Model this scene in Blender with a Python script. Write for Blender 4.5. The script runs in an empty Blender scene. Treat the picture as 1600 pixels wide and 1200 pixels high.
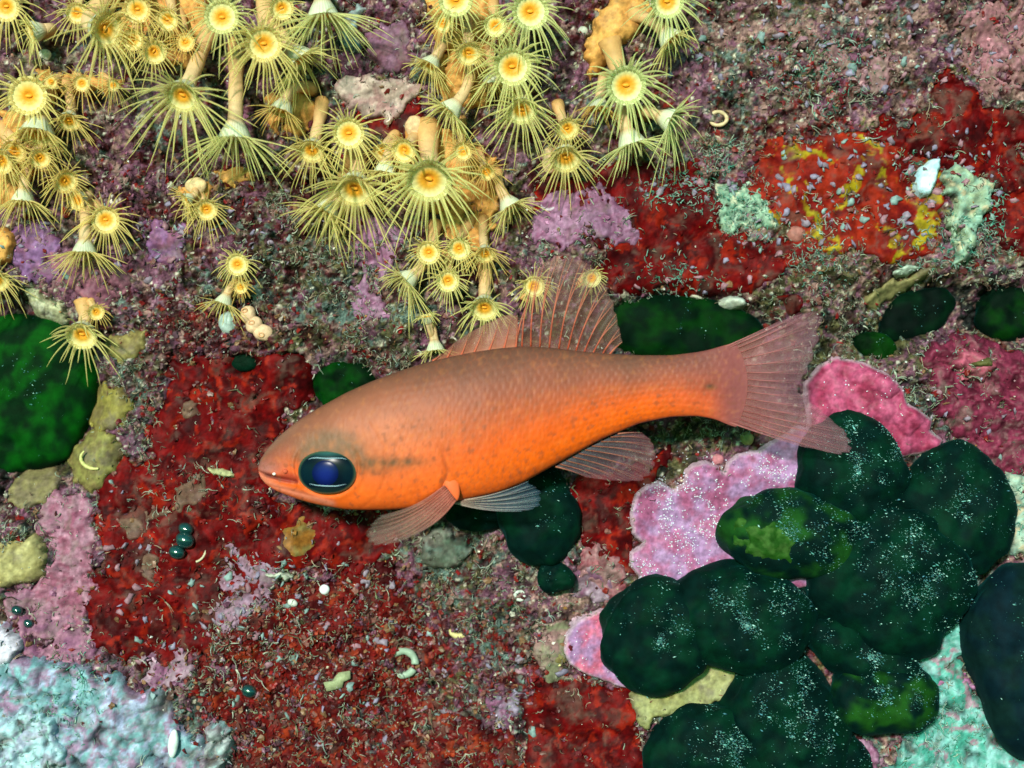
import bpy, math, random
import numpy as np
from mathutils import Vector, Matrix
random.seed(7); rng = np.random.default_rng(7)
C = bpy.context.scene.collection
S = 0.00012            # metres per picture unit on the wall plane (the fish is about 11 cm long)
D = 2600.0             # camera distance from the wall plane, in the same units
# ------------------------------------------------------------------ camera, light, exposure
sc = bpy.context.scene
cam = bpy.data.cameras.new('camera'); co = bpy.data.objects.new('camera', cam); C.objects.link(co)
co.location = (0, -D*S, 0); co.rotation_euler = (math.radians(90), 0, 0)
cam.sensor_width = 36; cam.lens = 36*D/1600; cam.clip_start = 0.005; cam.clip_end = 50
cam.dof.use_dof = True; cam.dof.focus_distance = (D-70)*S; cam.dof.aperture_fstop = 10
sc.camera = co
SUN = Vector((-0.24, -0.92, 0.29)).normalized()
sl = bpy.data.lights.new('sun', 'SUN'); sl.energy = 4.4; sl.angle = math.radians(5); sl.color = (1.0, 0.95, 0.86)
so = bpy.data.objects.new('sun', sl); C.objects.link(so); so.rotation_euler = SUN.to_track_quat('Z', 'Y').to_euler()
w = bpy.data.worlds.new('World'); sc.world = w; w.use_nodes = True
nt = w.node_tree; bg = nt.nodes['Background']
sky = nt.nodes.new('ShaderNodeTexSky'); sky.sky_type = 'NISHITA'; sky.sun_disc = False
sky.sun_elevation = math.asin(SUN.z); sky.sun_rotation = math.atan2(SUN.x, SUN.y)
tint = nt.nodes.new('ShaderNodeMix'); tint.data_type = 'RGBA'; tint.blend_type = 'MULTIPLY'; tint.inputs[0].default_value = 1
tint.inputs[7].default_value = (0.22, 1.0, 0.80, 1)          # daylight filtered by the water above
nt.links.new(sky.outputs[0], tint.inputs[6]); nt.links.new(tint.outputs[2], bg.inputs[0]); bg.inputs[1].default_value = 0.13
sc.view_settings.view_transform = 'Standard'; sc.view_settings.look = 'None'; sc.view_settings.gamma = 1
sc.view_settings.use_curve_mapping = False; sc.view_settings.exposure = 0.22
sc.render.engine = 'CYCLES'
sc.cycles.max_bounces = 6; sc.cycles.diffuse_bounces = 2; sc.cycles.transparent_max_bounces = 24

# ------------------------------------------------------------------ noise
def _h(ix, iy, seed):
    n = (ix.astype(np.int64)*374761393 + iy.astype(np.int64)*668265263 + seed*1442695041) & 0xffffffff
    n = ((n ^ (n >> 13))*1274126177) & 0xffffffff
    n = ((n ^ (n >> 16))*2246822519) & 0xffffffff
    return ((n ^ (n >> 15)) & 0xffffff)/float(0xffffff)
def perlin(x, y, seed=0):
    xi = np.floor(x); yi = np.floor(y); fx = x-xi; fy = y-yi
    u = fx*fx*fx*(fx*(fx*6-15)+10); v = fy*fy*fy*(fy*(fy*6-15)+10)
    def g(ox, oy):
        a = _h(xi+ox, yi+oy, seed)*2*np.pi
        return np.cos(a)*(fx-ox)+np.sin(a)*(fy-oy)
    a = g(0, 0); b = g(1, 0); c = g(0, 1); d = g(1, 1)
    return (a+(b-a)*u+(c-a)*v+(a-b-c+d)*u*v)*1.5
def fbm(x, y, scale, octv=3, seed=0, gain=0.5):
    r = 0; a = 1; s = 0
    for i in range(octv):
        r = r+a*perlin(x/scale+17.3*i, y/scale-9.1*i, seed+i*31); s += a; a *= gain; scale /= 2.03
    return r/s
def worley(x, y, scale, seed=0):
    x = x/scale; y = y/scale; xi = np.floor(x); yi = np.floor(y)
    f1 = np.full(x.shape, 9.0); f2 = np.full(x.shape, 9.0); idv = np.zeros(x.shape)
    for ox in (-1, 0, 1):
        for oy in (-1, 0, 1):
            cx = xi+ox; cy = yi+oy
            d = np.hypot(cx+_h(cx, cy, seed)-x, cy+_h(cx, cy, seed+5)-y)
            m = d < f1
            f2 = np.where(m, f1, np.minimum(f2, d)); idv = np.where(m, _h(cx, cy, seed+9), idv); f1 = np.where(m, d, f1)
    return f1, f2, idv
def sstep(a, b, x):
    t = np.clip((x-a)/(b-a), 0, 1); return t*t*(3-2*t)
def polydist(x, y, P):          # signed distance, positive inside
    P = np.array(P, float); n = len(P); d = np.full(x.shape, 1e9); ins = np.zeros(x.shape, bool)
    for i in range(n):
        ax, ay = P[i]; bx, by = P[(i+1) % n]
        ex, ey = bx-ax, by-ay; L = ex*ex+ey*ey+1e-9
        t = np.clip(((x-ax)*ex+(y-ay)*ey)/L, 0, 1)
        d = np.minimum(d, np.hypot(x-ax-t*ex, y-ay-t*ey))
        c = ((ay > y) != (by > y)) & (x < (bx-ax)*(y-ay)/((by-ay) if by != ay else 1e-9)+ax)
        ins ^= c
    return np.where(ins, d, -d)
def mix(a, b, t):
    t = np.asarray(t)[..., None]; return np.asarray(a)*(1-t)+np.asarray(b)*t

# ------------------------------------------------------------------ materials
def mat(name, color=None, attr=True, rough=0.55, spec=0.35, nscale=9, namp=0.25, bump=0.5, bdist=2.0, bscale=5, sheen=0, sheen_tint=(1, 1, 1, 1), transl=0, alpha=1, coat=0, sss=0, metallic=0):
    m = bpy.data.materials.new(name); m.use_nodes = True; t = m.node_tree; L = t.links.new
    p = t.nodes['Principled BSDF']; out = t.nodes['Material Output']
    p.inputs['Roughness'].default_value = rough; p.inputs['Specular IOR Level'].default_value = spec
    p.inputs['Coat Weight'].default_value = coat; p.inputs['Coat Roughness'].default_value = 0.08; p.inputs['Metallic'].default_value = metallic
    p.inputs['Sheen Weight'].default_value = sheen; p.inputs['Sheen Tint'].default_value = sheen_tint; p.inputs['Sheen Roughness'].default_value = 0.35
    if sss:
        p.inputs['Subsurface Weight'].default_value = sss; p.inputs['Subsurface Radius'].default_value = (1, .45, .2); p.inputs['Subsurface Scale'].default_value = 8*S
    tc = t.nodes.new('ShaderNodeTexCoord')
    if attr:
        a = t.nodes.new('ShaderNodeAttribute'); a.attribute_name = 'col'; csrc = a.outputs['Color']
    else:
        a = t.nodes.new('ShaderNodeRGB'); a.outputs[0].default_value = (*color, 1); csrc = a.outputs[0]
    n = t.nodes.new('ShaderNodeTexNoise'); n.inputs['Scale'].default_value = 1/(nscale*S); n.inputs['Detail'].default_value = 4
    L(tc.outputs['Object'], n.inputs['Vector'])
    mr = t.nodes.new('ShaderNodeMapRange'); mr.inputs[1].default_value = 0.3; mr.inputs[2].default_value = 0.7
    mr.inputs[3].default_value = 1-namp; mr.inputs[4].default_value = 1+namp; L(n.outputs['Fac'], mr.inputs[0])
    mx = t.nodes.new('ShaderNodeVectorMath'); mx.operation = 'SCALE'; L(csrc, mx.inputs[0]); L(mr.outputs[0], mx.inputs['Scale'])
    L(mx.outputs[0], p.inputs['Base Color'])
    if bump:
        b = t.nodes.new('ShaderNodeTexNoise'); b.inputs['Scale'].default_value = 1/(bscale*S); b.inputs['Detail'].default_value = 3
        L(tc.outputs['Object'], b.inputs['Vector'])
        bp = t.nodes.new('ShaderNodeBump'); bp.inputs['Strength'].default_value = bump; bp.inputs['Distance'].default_value = bdist*S
        L(b.outputs['Fac'], bp.inputs['Height']); L(bp.outputs[0], p.inputs['Normal'])
    s = p.outputs[0]
    if transl:
        tr = t.nodes.new('ShaderNodeBsdfTranslucent'); L(mx.outputs[0], tr.inputs['Color'])
        ms = t.nodes.new('ShaderNodeMixShader'); ms.inputs[0].default_value = transl; L(s, ms.inputs[1]); L(tr.outputs[0], ms.inputs[2]); s = ms.outputs[0]
    if alpha != 1:
        tp = t.nodes.new('ShaderNodeBsdfTransparent'); ms = t.nodes.new('ShaderNodeMixShader')
        if alpha == 'attr':
            aa = t.nodes.new('ShaderNodeAttribute'); aa.attribute_name = 'col'; L(aa.outputs['Alpha'], ms.inputs[0])
        else:
            ms.inputs[0].default_value = alpha
        L(tp.outputs[0], ms.inputs[1]); L(s, ms.inputs[2]); s = ms.outputs[0]
    L(s, out.inputs['Surface'])
    return m
M_rock = mat('rock', rough=0.6, spec=0.14, nscale=5, namp=0.65, bump=0.9, bdist=3, bscale=5)
M_sponge = mat('red_sponge', rough=0.55, spec=0.06, nscale=16, namp=0.42, bump=0.45, bdist=1.6, bscale=5)
M_cor = mat('coralline', rough=0.5, spec=0.14, nscale=7, namp=0.3, bump=0.35, bdist=1.5, bscale=6)
M_knob = mat('knobby_coralline', rough=0.5, spec=0.25, nscale=8, namp=0.2, bump=0.5, bdist=2, bscale=5)
M_soft = mat('soft_sponge', rough=0.55, spec=0.2, nscale=9, namp=0.3, bump=0.6, bdist=1.5, bscale=6, transl=0.15)
M_algae = mat('green_algae', rough=0.65, spec=0.035, nscale=16, namp=0.3, bump=0.7, bdist=0.8, bscale=1.4, sheen=0.03, sheen_tint=(0.05, 0.7, 0.7, 1))
M_bits = mat('bits', rough=0.45, spec=0.3, nscale=6, namp=0.1, bump=0)
M_fil = mat('filaments', rough=0.5, spec=0.4, nscale=6, namp=0.15, bump=0, transl=0.25)
M_tent = mat('polyp_tentacle', rough=0.6, spec=0.03, nscale=10, namp=0.06, bump=0, transl=0.5, alpha=0.50)
M_disc = mat('polyp_flesh', rough=0.5, spec=0.3, nscale=8, namp=0.06, bump=0.15, bdist=1, bscale=4, transl=0.22)
M_stalk = mat('polyp_stalk', rough=0.55, spec=0.25, nscale=10, namp=0.12, bump=0.35, bdist=1.2, bscale=3, transl=0.2)
M_fish = mat('fish_skin', rough=0.5, spec=0.18, nscale=30, namp=0.07, bump=0.12, bdist=0.8, bscale=3)
M_eye = mat('fish_eye', rough=0.2, spec=0.06, namp=0.05, bump=0)
M_ray = mat('fin_ray', rough=0.45, spec=0.3, namp=0.1, bump=0, transl=0.25, alpha='attr')
M_mem = mat('fin_membrane', rough=0.4, spec=0.3, namp=0.1, bump=0, transl=0.3, alpha='attr')
M_gloss = mat('glossy_shell', rough=0.12, spec=0.7, namp=0.2, bump=0, coat=0.8)

# ------------------------------------------------------------------ mesh helpers (coordinates: x right, y down, h towards the camera)
def mk(name, V, F, m, parent=None, col=None, org=(0, 0, 0), smooth=True, nv=None):
    V = np.asarray(V, float)
    W = np.stack([(V[:, 0]-org[0])*S, -(V[:, 2]-org[2])*S, -(V[:, 1]-org[1])*S], 1).astype(np.float32)
    me = bpy.data.meshes.new(name)
    if isinstance(F, np.ndarray): Fs = [F]
    else: Fs = [f for f in F if len(f)]
    me.vertices.add(len(W)); me.vertices.foreach_set('co', W.ravel())
    li = np.concatenate([f.ravel() for f in Fs]).astype(np.int32)
    lt = np.concatenate([np.full(len(f), f.shape[1]) for f in Fs]).astype(np.int32)
    me.loops.add(len(li)); me.polygons.add(len(lt))
    me.polygons.foreach_set('loop_start', np.concatenate([[0], np.cumsum(lt)[:-1]]).astype(np.int32))
    me.loops.foreach_set('vertex_index', li)
    me.polygons.foreach_set('use_smooth', np.full(len(lt), smooth))
    me.update(calc_edges=True); me.validate()
    if col is not None:
        col = np.asarray(col, float)
        if col.ndim == 1: col = np.tile(col, (len(W), 1))
        if col.shape[1] == 3: col = np.concatenate([col, np.ones((len(col), 1))], 1)
        at = me.color_attributes.new('col', 'FLOAT_COLOR', 'POINT'); at.data.foreach_set('color', col.astype(np.float32).ravel())
    me.materials.append(m)
    o = bpy.data.objects.new(name, me); C.objects.link(o)
    if parent is not None: o.parent = parent
    else: o.location = W3(org)
    return o
def W3(p): return ((p[0]-800)*S, -p[2]*S, -(p[1]-600)*S)
def tag(o, label=None, cat=None, group=None, kind=None):
    if label: o['label'] = label
    if cat: o['category'] = cat
    if group: o['group'] = group
    if kind: o['kind'] = kind
    return o
def thing(name, label, cat, org, group=None):
    o = bpy.data.objects.new(name, None); C.objects.link(o); o.empty_display_size = 0.005
    o.location = W3(org); return tag(o, label, cat, group)
def gridfaces(nu, nv, wrap=False):
    i = np.arange(nu-1)[:, None]; j = np.arange(nv if wrap else nv-1)[None, :]
    j2 = (j+1) % nv
    return np.stack([i*nv+j, i*nv+j2, (i+1)*nv+j2, (i+1)*nv+j], -1).reshape(-1, 4)
def tube(P, R, sides=6, cap=True):
    """swept tube along points P (n,3) with radii R -> V, [quads, tris]"""
    P = np.asarray(P, float); n = len(P); R = np.broadcast_to(R, n)
    T = np.gradient(P, axis=0); T /= np.linalg.norm(T, axis=1)[:, None]+1e-9
    ref = np.array([0.31, 0.17, 0.93]) if abs(T[0] @ np.array([0.31, 0.17, 0.93])) < 0.95 else np.array([1, 0, 0.])
    U = np.cross(T, ref); U /= np.linalg.norm(U, axis=1)[:, None]+1e-9; B = np.cross(T, U)
    a = np.linspace(0, 2*np.pi, sides, endpoint=False)
    V = P[:, None, :]+R[:, None, None]*(np.cos(a)[None, :, None]*U[:, None, :]+np.sin(a)[None, :, None]*B[:, None, :])
    V = V.reshape(-1, 3); Q = gridfaces(n, sides, True); Tt = np.zeros((0, 3), int)
    if cap:
        V = np.concatenate([V, P[:1], P[-1:]]); k = np.arange(sides); k2 = (k+1) % sides; e = (n-1)*sides
        Tt = np.concatenate([np.stack([np.full(sides, n*sides), k2, k], 1), np.stack([np.full(sides, n*sides+1), e+k, e+k2], 1)])
    return V, Q, Tt
class MB:
    def __init__(s): s.V = []; s.Q = []; s.T = []; s.Cc = []; s.n = 0
    def add(s, V, Q=None, T=None, col=(1, 1, 1)):
        s.V.append(V)
        if Q is not None and len(Q): s.Q.append(Q+s.n)
        if T is not None and len(T): s.T.append(T+s.n)
        col = np.asarray(col, float); s.Cc.append(np.tile(col, (len(V), 1)) if col.ndim == 1 else col); s.n += len(V)
    def tube(s, P, R, sides=6, col=(1, 1, 1)):
        V, Q, T = tube(P, R, sides)
        col = np.asarray(col, float)
        if col.ndim == 2: col = np.concatenate([np.repeat(col, sides, 0), col[:1], col[-1:]])
        s.add(V, Q, T, col)
    def build(s, name, m, parent=None, org=(0, 0, 0), smooth=True):
        F = []
        if s.Q: F.append(np.concatenate(s.Q))
        if s.T: F.append(np.concatenate(s.T))
        return mk(name, np.concatenate(s.V), F, m, parent, np.concatenate(s.Cc), org, smooth)
def ell(c, r, nu=16, nv=20, rot=0.0, dis=0.0, dsc=30, seed=0, power=1.0):
    """displaced ellipsoid; rot turns it in the wall plane"""
    a = np.linspace(0, np.pi, nu)[:, None]; b = np.linspace(0, 2*np.pi, nv, endpoint=False)[None, :]
    x = np.sin(a)*np.cos(b); y = np.sin(a)*np.sin(b); z = np.cos(a)+0*b
    if power != 1: z = np.sign(z)*np.clip(1-np.sin(a)**power, 0, 1)**(1/power)+0*b
    X = np.stack([x, y, z], -1).reshape(-1, 3)
    d = 1
    if dis:
        q = X*np.array(r)
        d = 1+dis*(fbm(q[:, 0]+q[:, 2]*0.7, q[:, 1]+q[:, 2]*0.6, dsc, 3, seed))
        X = X*d[:, None]
    X = X*np.array(r)
    cr, sr = math.cos(rot), math.sin(rot)
    V = np.stack([X[:, 0]*cr-X[:, 1]*sr, X[:, 0]*sr+X[:, 1]*cr, X[:, 2]], 1)+np.array(c)
    return V, gridfaces(nu, nv, True)
def lift(x, y, h):            # a point seen at picture place (x, y) that stands h in front of the wall plane
    f = (D-h)/D; return np.array([800+(x-800)*f, 600+(y-600)*f, h])

# ------------------------------------------------------------------ the rock wall: height and colour
core_x = np.arange(-150, 1751, 2.5); core_y = np.arange(-150, 1351, 2.5)
ext = np.array([8, 20, 40, 70, 110, 170, 260, 400, 650, 1000.])
XL = np.concatenate([core_x[0]-ext[::-1], core_x, core_x[-1]+ext]); YL = np.concatenate([core_y[0]-ext[::-1], core_y, core_y[-1]+ext])
GX, GY = np.meshgrid(XL, YL)
def blob(x, y, cx, cy, rx, ry, p=1.0):
    return np.exp(-(((x-cx)/rx)**2+((y-cy)/ry)**2)**p)
low = fbm(GX, GY, 420, 2, 3)*38+fbm(GX, GY, 120, 3, 11)*32
for cx, cy, rx, ry, a, p in [(110, 1180, 260, 170, 55, 1), (1500, 1180, 200, 130, 25, 1), (1530, 640, 130, 110, 22, 1), (700, 60, 900, 170, 22, 1),
        (35, 620, 105, 140, -95, 2), (1065, 515, 150, 58, -75, 2), (1585, 488, 62, 46, -60, 2), (1440, 480, 85, 48, -55, 2), (1375, 535, 45, 30, -35, 2),
        (537, 600, 50, 42, -50, 2), (380, 568, 26, 16, -30, 2), (1080, 690, 120, 40, -14, 1), (270, 245, 60, 30, -25, 1), (470, 45, 40, 30, -25, 1),
        (1140, 70, 60, 110, -18, 1), (850, 380, 120, 40, 10, 1), (75, 480, 60, 60, 22, 1), (1250, 400, 130, 60, 8, 1)]:
    low += a*blob(GX, GY, cx, cy, rx, ry, p)
f1, f2, idc = worley(GX+fbm(GX, GY, 30, 2, 5)*10, GY+fbm(GX, GY, 30, 2, 6)*10, 26, 4)
g1, g2, idg = worley(GX+fbm(GX, GY, 14, 2, 7)*6, GY+fbm(GX, GY, 14, 2, 8)*6, 11, 14)
fine = (0.55-f1)*13+(0.5-g1)*7*np.clip(0.6+idg, 0, 1.4)+fbm(GX, GY, 45, 4, 21, 0.62)*16-3.5*(perlin(GX/26, GY/26, 77) < -0.30)
patch = sstep(.06, .20, fbm(GX, GY, 75, 4, 501, .6)); fine = fine*(1-.62*patch)+2.5*patch
crack = np.exp(-(perlin(GX/70+.3*perlin(GX/25, GY/25, 5), GY/60, 511)/.035)**2)*(perlin(GX/150, GY/150, 512) > -.1); fine = fine-9*crack
inner = (GX > -160) & (GX < 1760) & (GY > -160) & (GY < 1360)
fine = np.where(inner, fine*1.3, fine*0.3)
PAL = np.array([[.24, .085, .15], [.40, .22, .20], [.085, .012, .016], [.13, .115, .05], [.16, .23, .21], [.62, .55, .42], [.018, .02, .02], [.24, .012, .008], [.36, .17, .27], [.30, .27, .10]])
#        0 mauve          1 pink tan        2 maroon           3 olive           4 grey teal       5 cream         6 black            7 red              8 lilac           9 ochre
base = np.array([0.9, 0.8, 1.0, 0.9, 0.6, 0.30, 0.6, 0.35, 0.45, 0.25])
LW = [np.full(GX.shape, math.log(b)) for b in base]
for cx, cy, rx, ry, k, wv in [(1350, 60, 300, 130, 1, 1.4), (1350, 60, 300, 130, 4, .5), (1400, 100, 250, 90, 0, 1.0), (1350, 100, 300, 120, 2, .3), (1300, 150, 200, 60, 7, 1.0), (1200, 110, 90, 90, 5, 1.2),
        (600, 60, 90, 70, 2, .8), (600, 60, 90, 80, 0, 1.4), (300, 300, 220, 90, 2, 1.1), (300, 300, 220, 90, 0, .7), (150, 420, 170, 90, 0, 1.2), (150, 430, 170, 90, 8, .9), (150, 420, 160, 90, 1, .7),
        (330, 510, 140, 50, 2, 2.2), (330, 520, 120, 40, 7, 1.1), (520, 450, 180, 120, 3, 1.2), (520, 450, 180, 120, 4, 1.0), (500, 420, 190, 110, 0, -.7), (500, 420, 190, 110, 8, -.9), (500, 420, 190, 110, 2, .9), (500, 420, 190, 110, 6, .7),
        (60, 490, 50, 60, 5, 2.3), (90, 870, 110, 130, 8, 1.5), (90, 900, 100, 120, 0, 1.2), (60, 900, 120, 60, 4, .5), (560, 1040, 330, 170, 7, 2.2), (560, 1050, 330, 170, 2, 1.2), (560, 1040, 300, 160, 0, 1.3), (560, 1040, 300, 160, 4, .7),
        (720, 900, 130, 90, 3, 1.0), (720, 900, 130, 90, 4, 1.2), (780, 1050, 60, 120, 4, 1.3), (900, 920, 110, 100, 1, 1.5), (900, 920, 110, 100, 8, 1.4), (900, 920, 100, 80, 5, 1.0),
        (1080, 690, 150, 50, 6, 1.6), (1080, 690, 150, 50, 3, 1.3), (1350, 560, 120, 90, 3, 1.8), (1350, 560, 120, 90, 6, 1.7), (1350, 560, 120, 80, 4, .8), (1300, 440, 150, 60, 3, 1.2), (1330, 430, 140, 50, 1, .8),  # black weight below the fish's rear stands in for its shadow
        (1540, 640, 110, 110, 0, 1.5), (1540, 640, 120, 110, 7, .8), (1420, 640, 60, 60, 6, 1.4), (1440, 1150, 180, 110, 4, 2.2), (1440, 1150, 160, 100, 5, 1.0), (1440, 1150, 160, 100, 8, 1.0),
        (30, 620, 130, 150, 6, 3.0), (1065, 515, 170, 65, 6, 3.0), (1580, 480, 80, 50, 6, 2.5), (1440, 480, 90, 50, 6, 2.5), (330, 660, 170, 130, 7, 1.8), (300, 900, 160, 140, 7, 2.0), (1150, 330, 60, 60, 5, 1.6), (1150, 330, 60, 60, 4, 1.6),  # black weights paint the hollows' shade into the rock colour
        (1400, 300, 260, 130, 7, 1.6), (1020, 350, 170, 110, 7, 1.8), (180, 640, 50, 90, 4, 1.4), (60, 180, 130, 140, 5, .8), (60, 180, 130, 140, 1, .9), (130, 1120, 240, 110, 8, 1.6), (130, 1120, 240, 110, 4, 1.8)]:
    LW[k] = LW[k]+wv*blob(GX, GY, cx, cy, rx, ry, 1.3)
for k_, a_ in ((0, 1.5), (8, .9), (1, 1.0), (4, -.6), (3, -.5), (6, -.5)): LW[k_] = LW[k_]+a_*patch
best = None; acc = np.zeros(GX.shape+(3,)); tot = np.zeros(GX.shape)
wx = GX+fbm(GX, GY, 12, 2, 91)*7; wy = GY+fbm(GX, GY, 12, 2, 92)*7
for k in range(len(PAL)):
    n = perlin(wx/85, wy/85, 300+k)*1.3+perlin(wx/34, wy/34, 200+k)*1.9+perlin(wx/12, wy/12, 230+k)*2.2+perlin(wx/5.5, wy/5.5, 260+k)*1.7
    e = np.exp(np.clip((n+LW[k])*3.4, -30, 30)); acc += e[..., None]*PAL[k]; tot += e
RC = acc/tot[..., None]
RC *= (0.72+0.55*idg[..., None])
RC *= (1-.6*crack)[..., None]*(1-.0*patch)[..., None]  # cracks get their shade as darker colour too
RC *= .62*(0.38+0.62*sstep(0.85, 0.40, f1))[..., None]*(.7+.3*sstep(.7, .3, g1))[..., None]           # crevice shade between the lumps, painted into the colour
spk = (_h(np.floor(GX/4), np.floor(GY/4), 55) > 0.955) & (g1 < 0.4)
RC = np.where(spk[..., None], RC*0.3+np.array([.55, .5, .42])*0.7, RC)
CLEAN = np.ones(GX.shape); EDGE = np.zeros(GX.shape); SC = RC.copy()
crust_m = np.zeros(GX.shape)       # where a crust lies over the rock
Hs = low+fine                      # the surface seen: rock or crust
CR = []                            # crusts waiting to be meshed
def crust(name, label, cat, P, thick, cA, cB, m=None, cC=None, knob=0, kscale=14, warp=5, edge=12, hole=0, holescale=30, rough=2.0, group=None, rim=None, seed=None, csc=26, raise_=0, clean=None):
    seed = seed or (len(CR)*13+101)
    P = np.array(P, float); x0, y0 = P.min(0)-16; x1, y1 = P.max(0)+16
    i0, i1 = np.searchsorted(YL, (y0, y1)); j0, j1 = np.searchsorted(XL, (x0, x1)); sl_ = (slice(i0, i1), slice(j0, j1))
    X = GX[sl_]; Y = GY[sl_]
    wl = 3.2 if name in ('red_sponge', 'coralline_crust', 'knobby_crust') else 1
    wxx = X+fbm(X, Y, 22, 3, seed)*warp*2.2+fbm(X, Y, 60, 2, seed+40)*warp*wl+fbm(X, Y, 7, 2, seed+41)*wl; wyy = Y+fbm(X, Y, 22, 3, seed+1)*warp*2.2+fbm(X, Y, 60, 2, seed+42)*warp*wl+fbm(X, Y, 7, 2, seed+43)*wl
    d = polydist(wxx, wyy, P)
    if hole:
        hole = 1.5-hole
        d = np.minimum(d, (fbm(wxx, wyy, holescale, 4, seed+2, 0.65)+1.0-hole)*holescale*0.9)
    t = np.clip(d/edge, 0, 1)
    prof = np.sqrt(1-(1-t)**2)
    h = low[sl_]+raise_*prof+thick*prof+rough*fbm(X, Y, 16, 3, seed+3)*prof-np.where(d < 0, -d*2.5+1, 0)-2
    kn = None
    if knob:
        k1, k2, ki = worley(X+fbm(X, Y, kscale, 2, seed+6)*kscale*.4, Y+fbm(X, Y, kscale, 2, seed+7)*kscale*.4, kscale, seed+5)
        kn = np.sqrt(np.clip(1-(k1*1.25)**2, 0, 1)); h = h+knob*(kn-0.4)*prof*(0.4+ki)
    n = fbm(wxx, wyy, csc, 4, seed+8, 0.6)
    col = mix(cA, cB, sstep(-0.25, 0.3, n))
    if cC is not None:
        n2 = fbm(wyy, wxx, csc*0.9, 3, seed+9, 0.6); col = mix(col.reshape(-1, 3), cC, sstep(0.14, 0.30, n2).ravel()).reshape(col.shape)
    if kn is not None: col = col*((0.72+0.40*kn[..., None]) if name != 'knobby_crust' else (0.14+0.80*kn[..., None]))  # darkens the gaps between knobs: crevice shade painted in
    if rim is not None: col = mix(col.reshape(-1, 3), rim, (sstep(7, 1, d)*0.75).ravel()).reshape(col.shape)
    col = col*{'coralline_crust': .74, 'knobby_crust': .95, 'yellow_sponge': .72, 'pink_coralline_plate': .82}.get(name, 1)*(1+.55*fbm(X, Y, 8, 3, seed+44, .7))[..., None]
    if name in ('red_sponge', 'coralline_crust', 'knobby_crust', 'yellow_sponge'):
        silt = sstep(.05, .42, fbm(wyy, wxx, 46, 4, seed+50, .65))*.60
        col = mix(col.reshape(-1, 3), (.10, .055, .045) if name == 'red_sponge' else (.14, .10, .09), silt.ravel()).reshape(col.shape); h = h+1.5*silt*fbm(X, Y, 5, 2, seed+51)
    EDGE[sl_] = np.maximum(EDGE[sl_], np.exp(-((d-1)/6.0)**2))
    CR.append((name, label, cat, group, m, sl_, h, d, col, P))
    inside = sstep(-1, 4, d); crust_m[sl_] = np.maximum(crust_m[sl_], inside)
    Hs[sl_] = np.where(d > 0, np.maximum(h, low[sl_]-6), Hs[sl_])
    cf = {'red_sponge': .22, 'pink_coralline_plate': .015, 'knobby_crust': .10, 'yellow_sponge': .08, 'colony_tissue': .05}.get(name, .30)
    CLEAN[sl_] = np.where(d > 1, cf*(1 if clean is None else clean), CLEAN[sl_]); SC[sl_] = np.where((d > 1)[..., None], col, SC[sl_])
def circ(cx, cy, rx, ry=None, n=10, rot=0, jit=0.12):
    ry = ry or rx; out = []
    for i in range(n):
        a = 2*math.pi*i/n; k = 1+random.uniform(-jit, jit); x = rx*k*math.cos(a); y = ry*k*math.sin(a)
        out.append((cx+x*math.cos(rot)-y*math.sin(rot), cy+x*math.sin(rot)+y*math.cos(rot)))
    return out
RA, RB, RO = (.115, .002, .0025), (.035, .0015, .0025), (.19, .008, .003)
rs = lambda label, P, **k: crust('red_sponge', label, 'sponge', P, k.pop('thick', 6), k.pop('cA', RA), k.pop('cB', RB), M_sponge, k.pop('cC', RO), hole=k.pop('hole', .93), warp=8, group='red encrusting sponges on the rock wall', csc=k.pop('csc', 34), **k)
rs("deep red encrusting sponge above and left of the fish's snout", [(262, 560), (330, 556), (400, 562), (470, 552), (499, 575), (492, 620), (450, 660), (412, 700), (410, 775), (330, 790), (250, 780), (225, 700), (245, 620)])
rs("large blood red sponge sheet below the fish's head on the left", [(195, 712), (250, 732), (330, 742), (404, 745), (420, 775), (500, 800), (600, 805), (640, 845), (560, 905), (440, 880), (410, 930), (350, 925), (330, 1000), (240, 1050), (200, 1040), (150, 1000), (140, 930), (158, 870), (145, 800), (160, 740)], hole=.90)
rs("broken orange-red sponge crust covered in debris at bottom centre", [(330, 1000), (420, 930), (520, 900), (600, 880), (650, 960), (700, 1010), (650, 1090), (800, 1150), (840, 1290), (380, 1290), (370, 1150), (300, 1080)], hole=.72, holescale=24, cA=(.12, .005, .004), cC=(.19, .02, .007), clean=2.5)
rs("dark red sponge below the lower pink crust tongue", [(835, 1060), (900, 1055), (985, 1082), (1003, 1130), (1022, 1180), (1060, 1290), (800, 1290), (815, 1150)], hole=.92)
rs("small red sponge patch beneath the anal fin", [(880, 775), (920, 745), (1010, 740), (1030, 700), (1060, 690), (1050, 720), (1000, 790), (985, 850), (1000, 885), (940, 880), (905, 830)])
rs("wide scarlet sponge right of the polyps with lilac crust on it", [(848, 282), (900, 268), (950, 262), (1010, 250), (1080, 262), (1112, 300), (1118, 360), (1200, 378), (1262, 372), (1265, 402), (1220, 440), (1180, 472), (1090, 462), (1010, 457), (945, 442), (938, 385), (905, 378), (850, 352), (830, 310)], hole=.93)
rs("orange and yellow mottled sponge patch at the right", [(1178, 240), (1250, 213), (1330, 208), (1400, 212), (1470, 235), (1475, 300), (1470, 390), (1400, 408), (1330, 398), (1260, 382), (1190, 350), (1180, 300)], hole=.88, cA=(.23, .014, .005), cB=(.11, .004, .004), cC=(.27, .19, .008), csc=48)
rs("lobed dark red sponge in the upper right corner area", [(1450, 145), (1488, 120), (1518, 143), (1530, 168), (1590, 160), (1650, 200), (1650, 300), (1560, 300), (1480, 285), (1430, 245), (1350, 212), (1385, 180), (1440, 182)], hole=.95, thick=12, edge=22)
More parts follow.
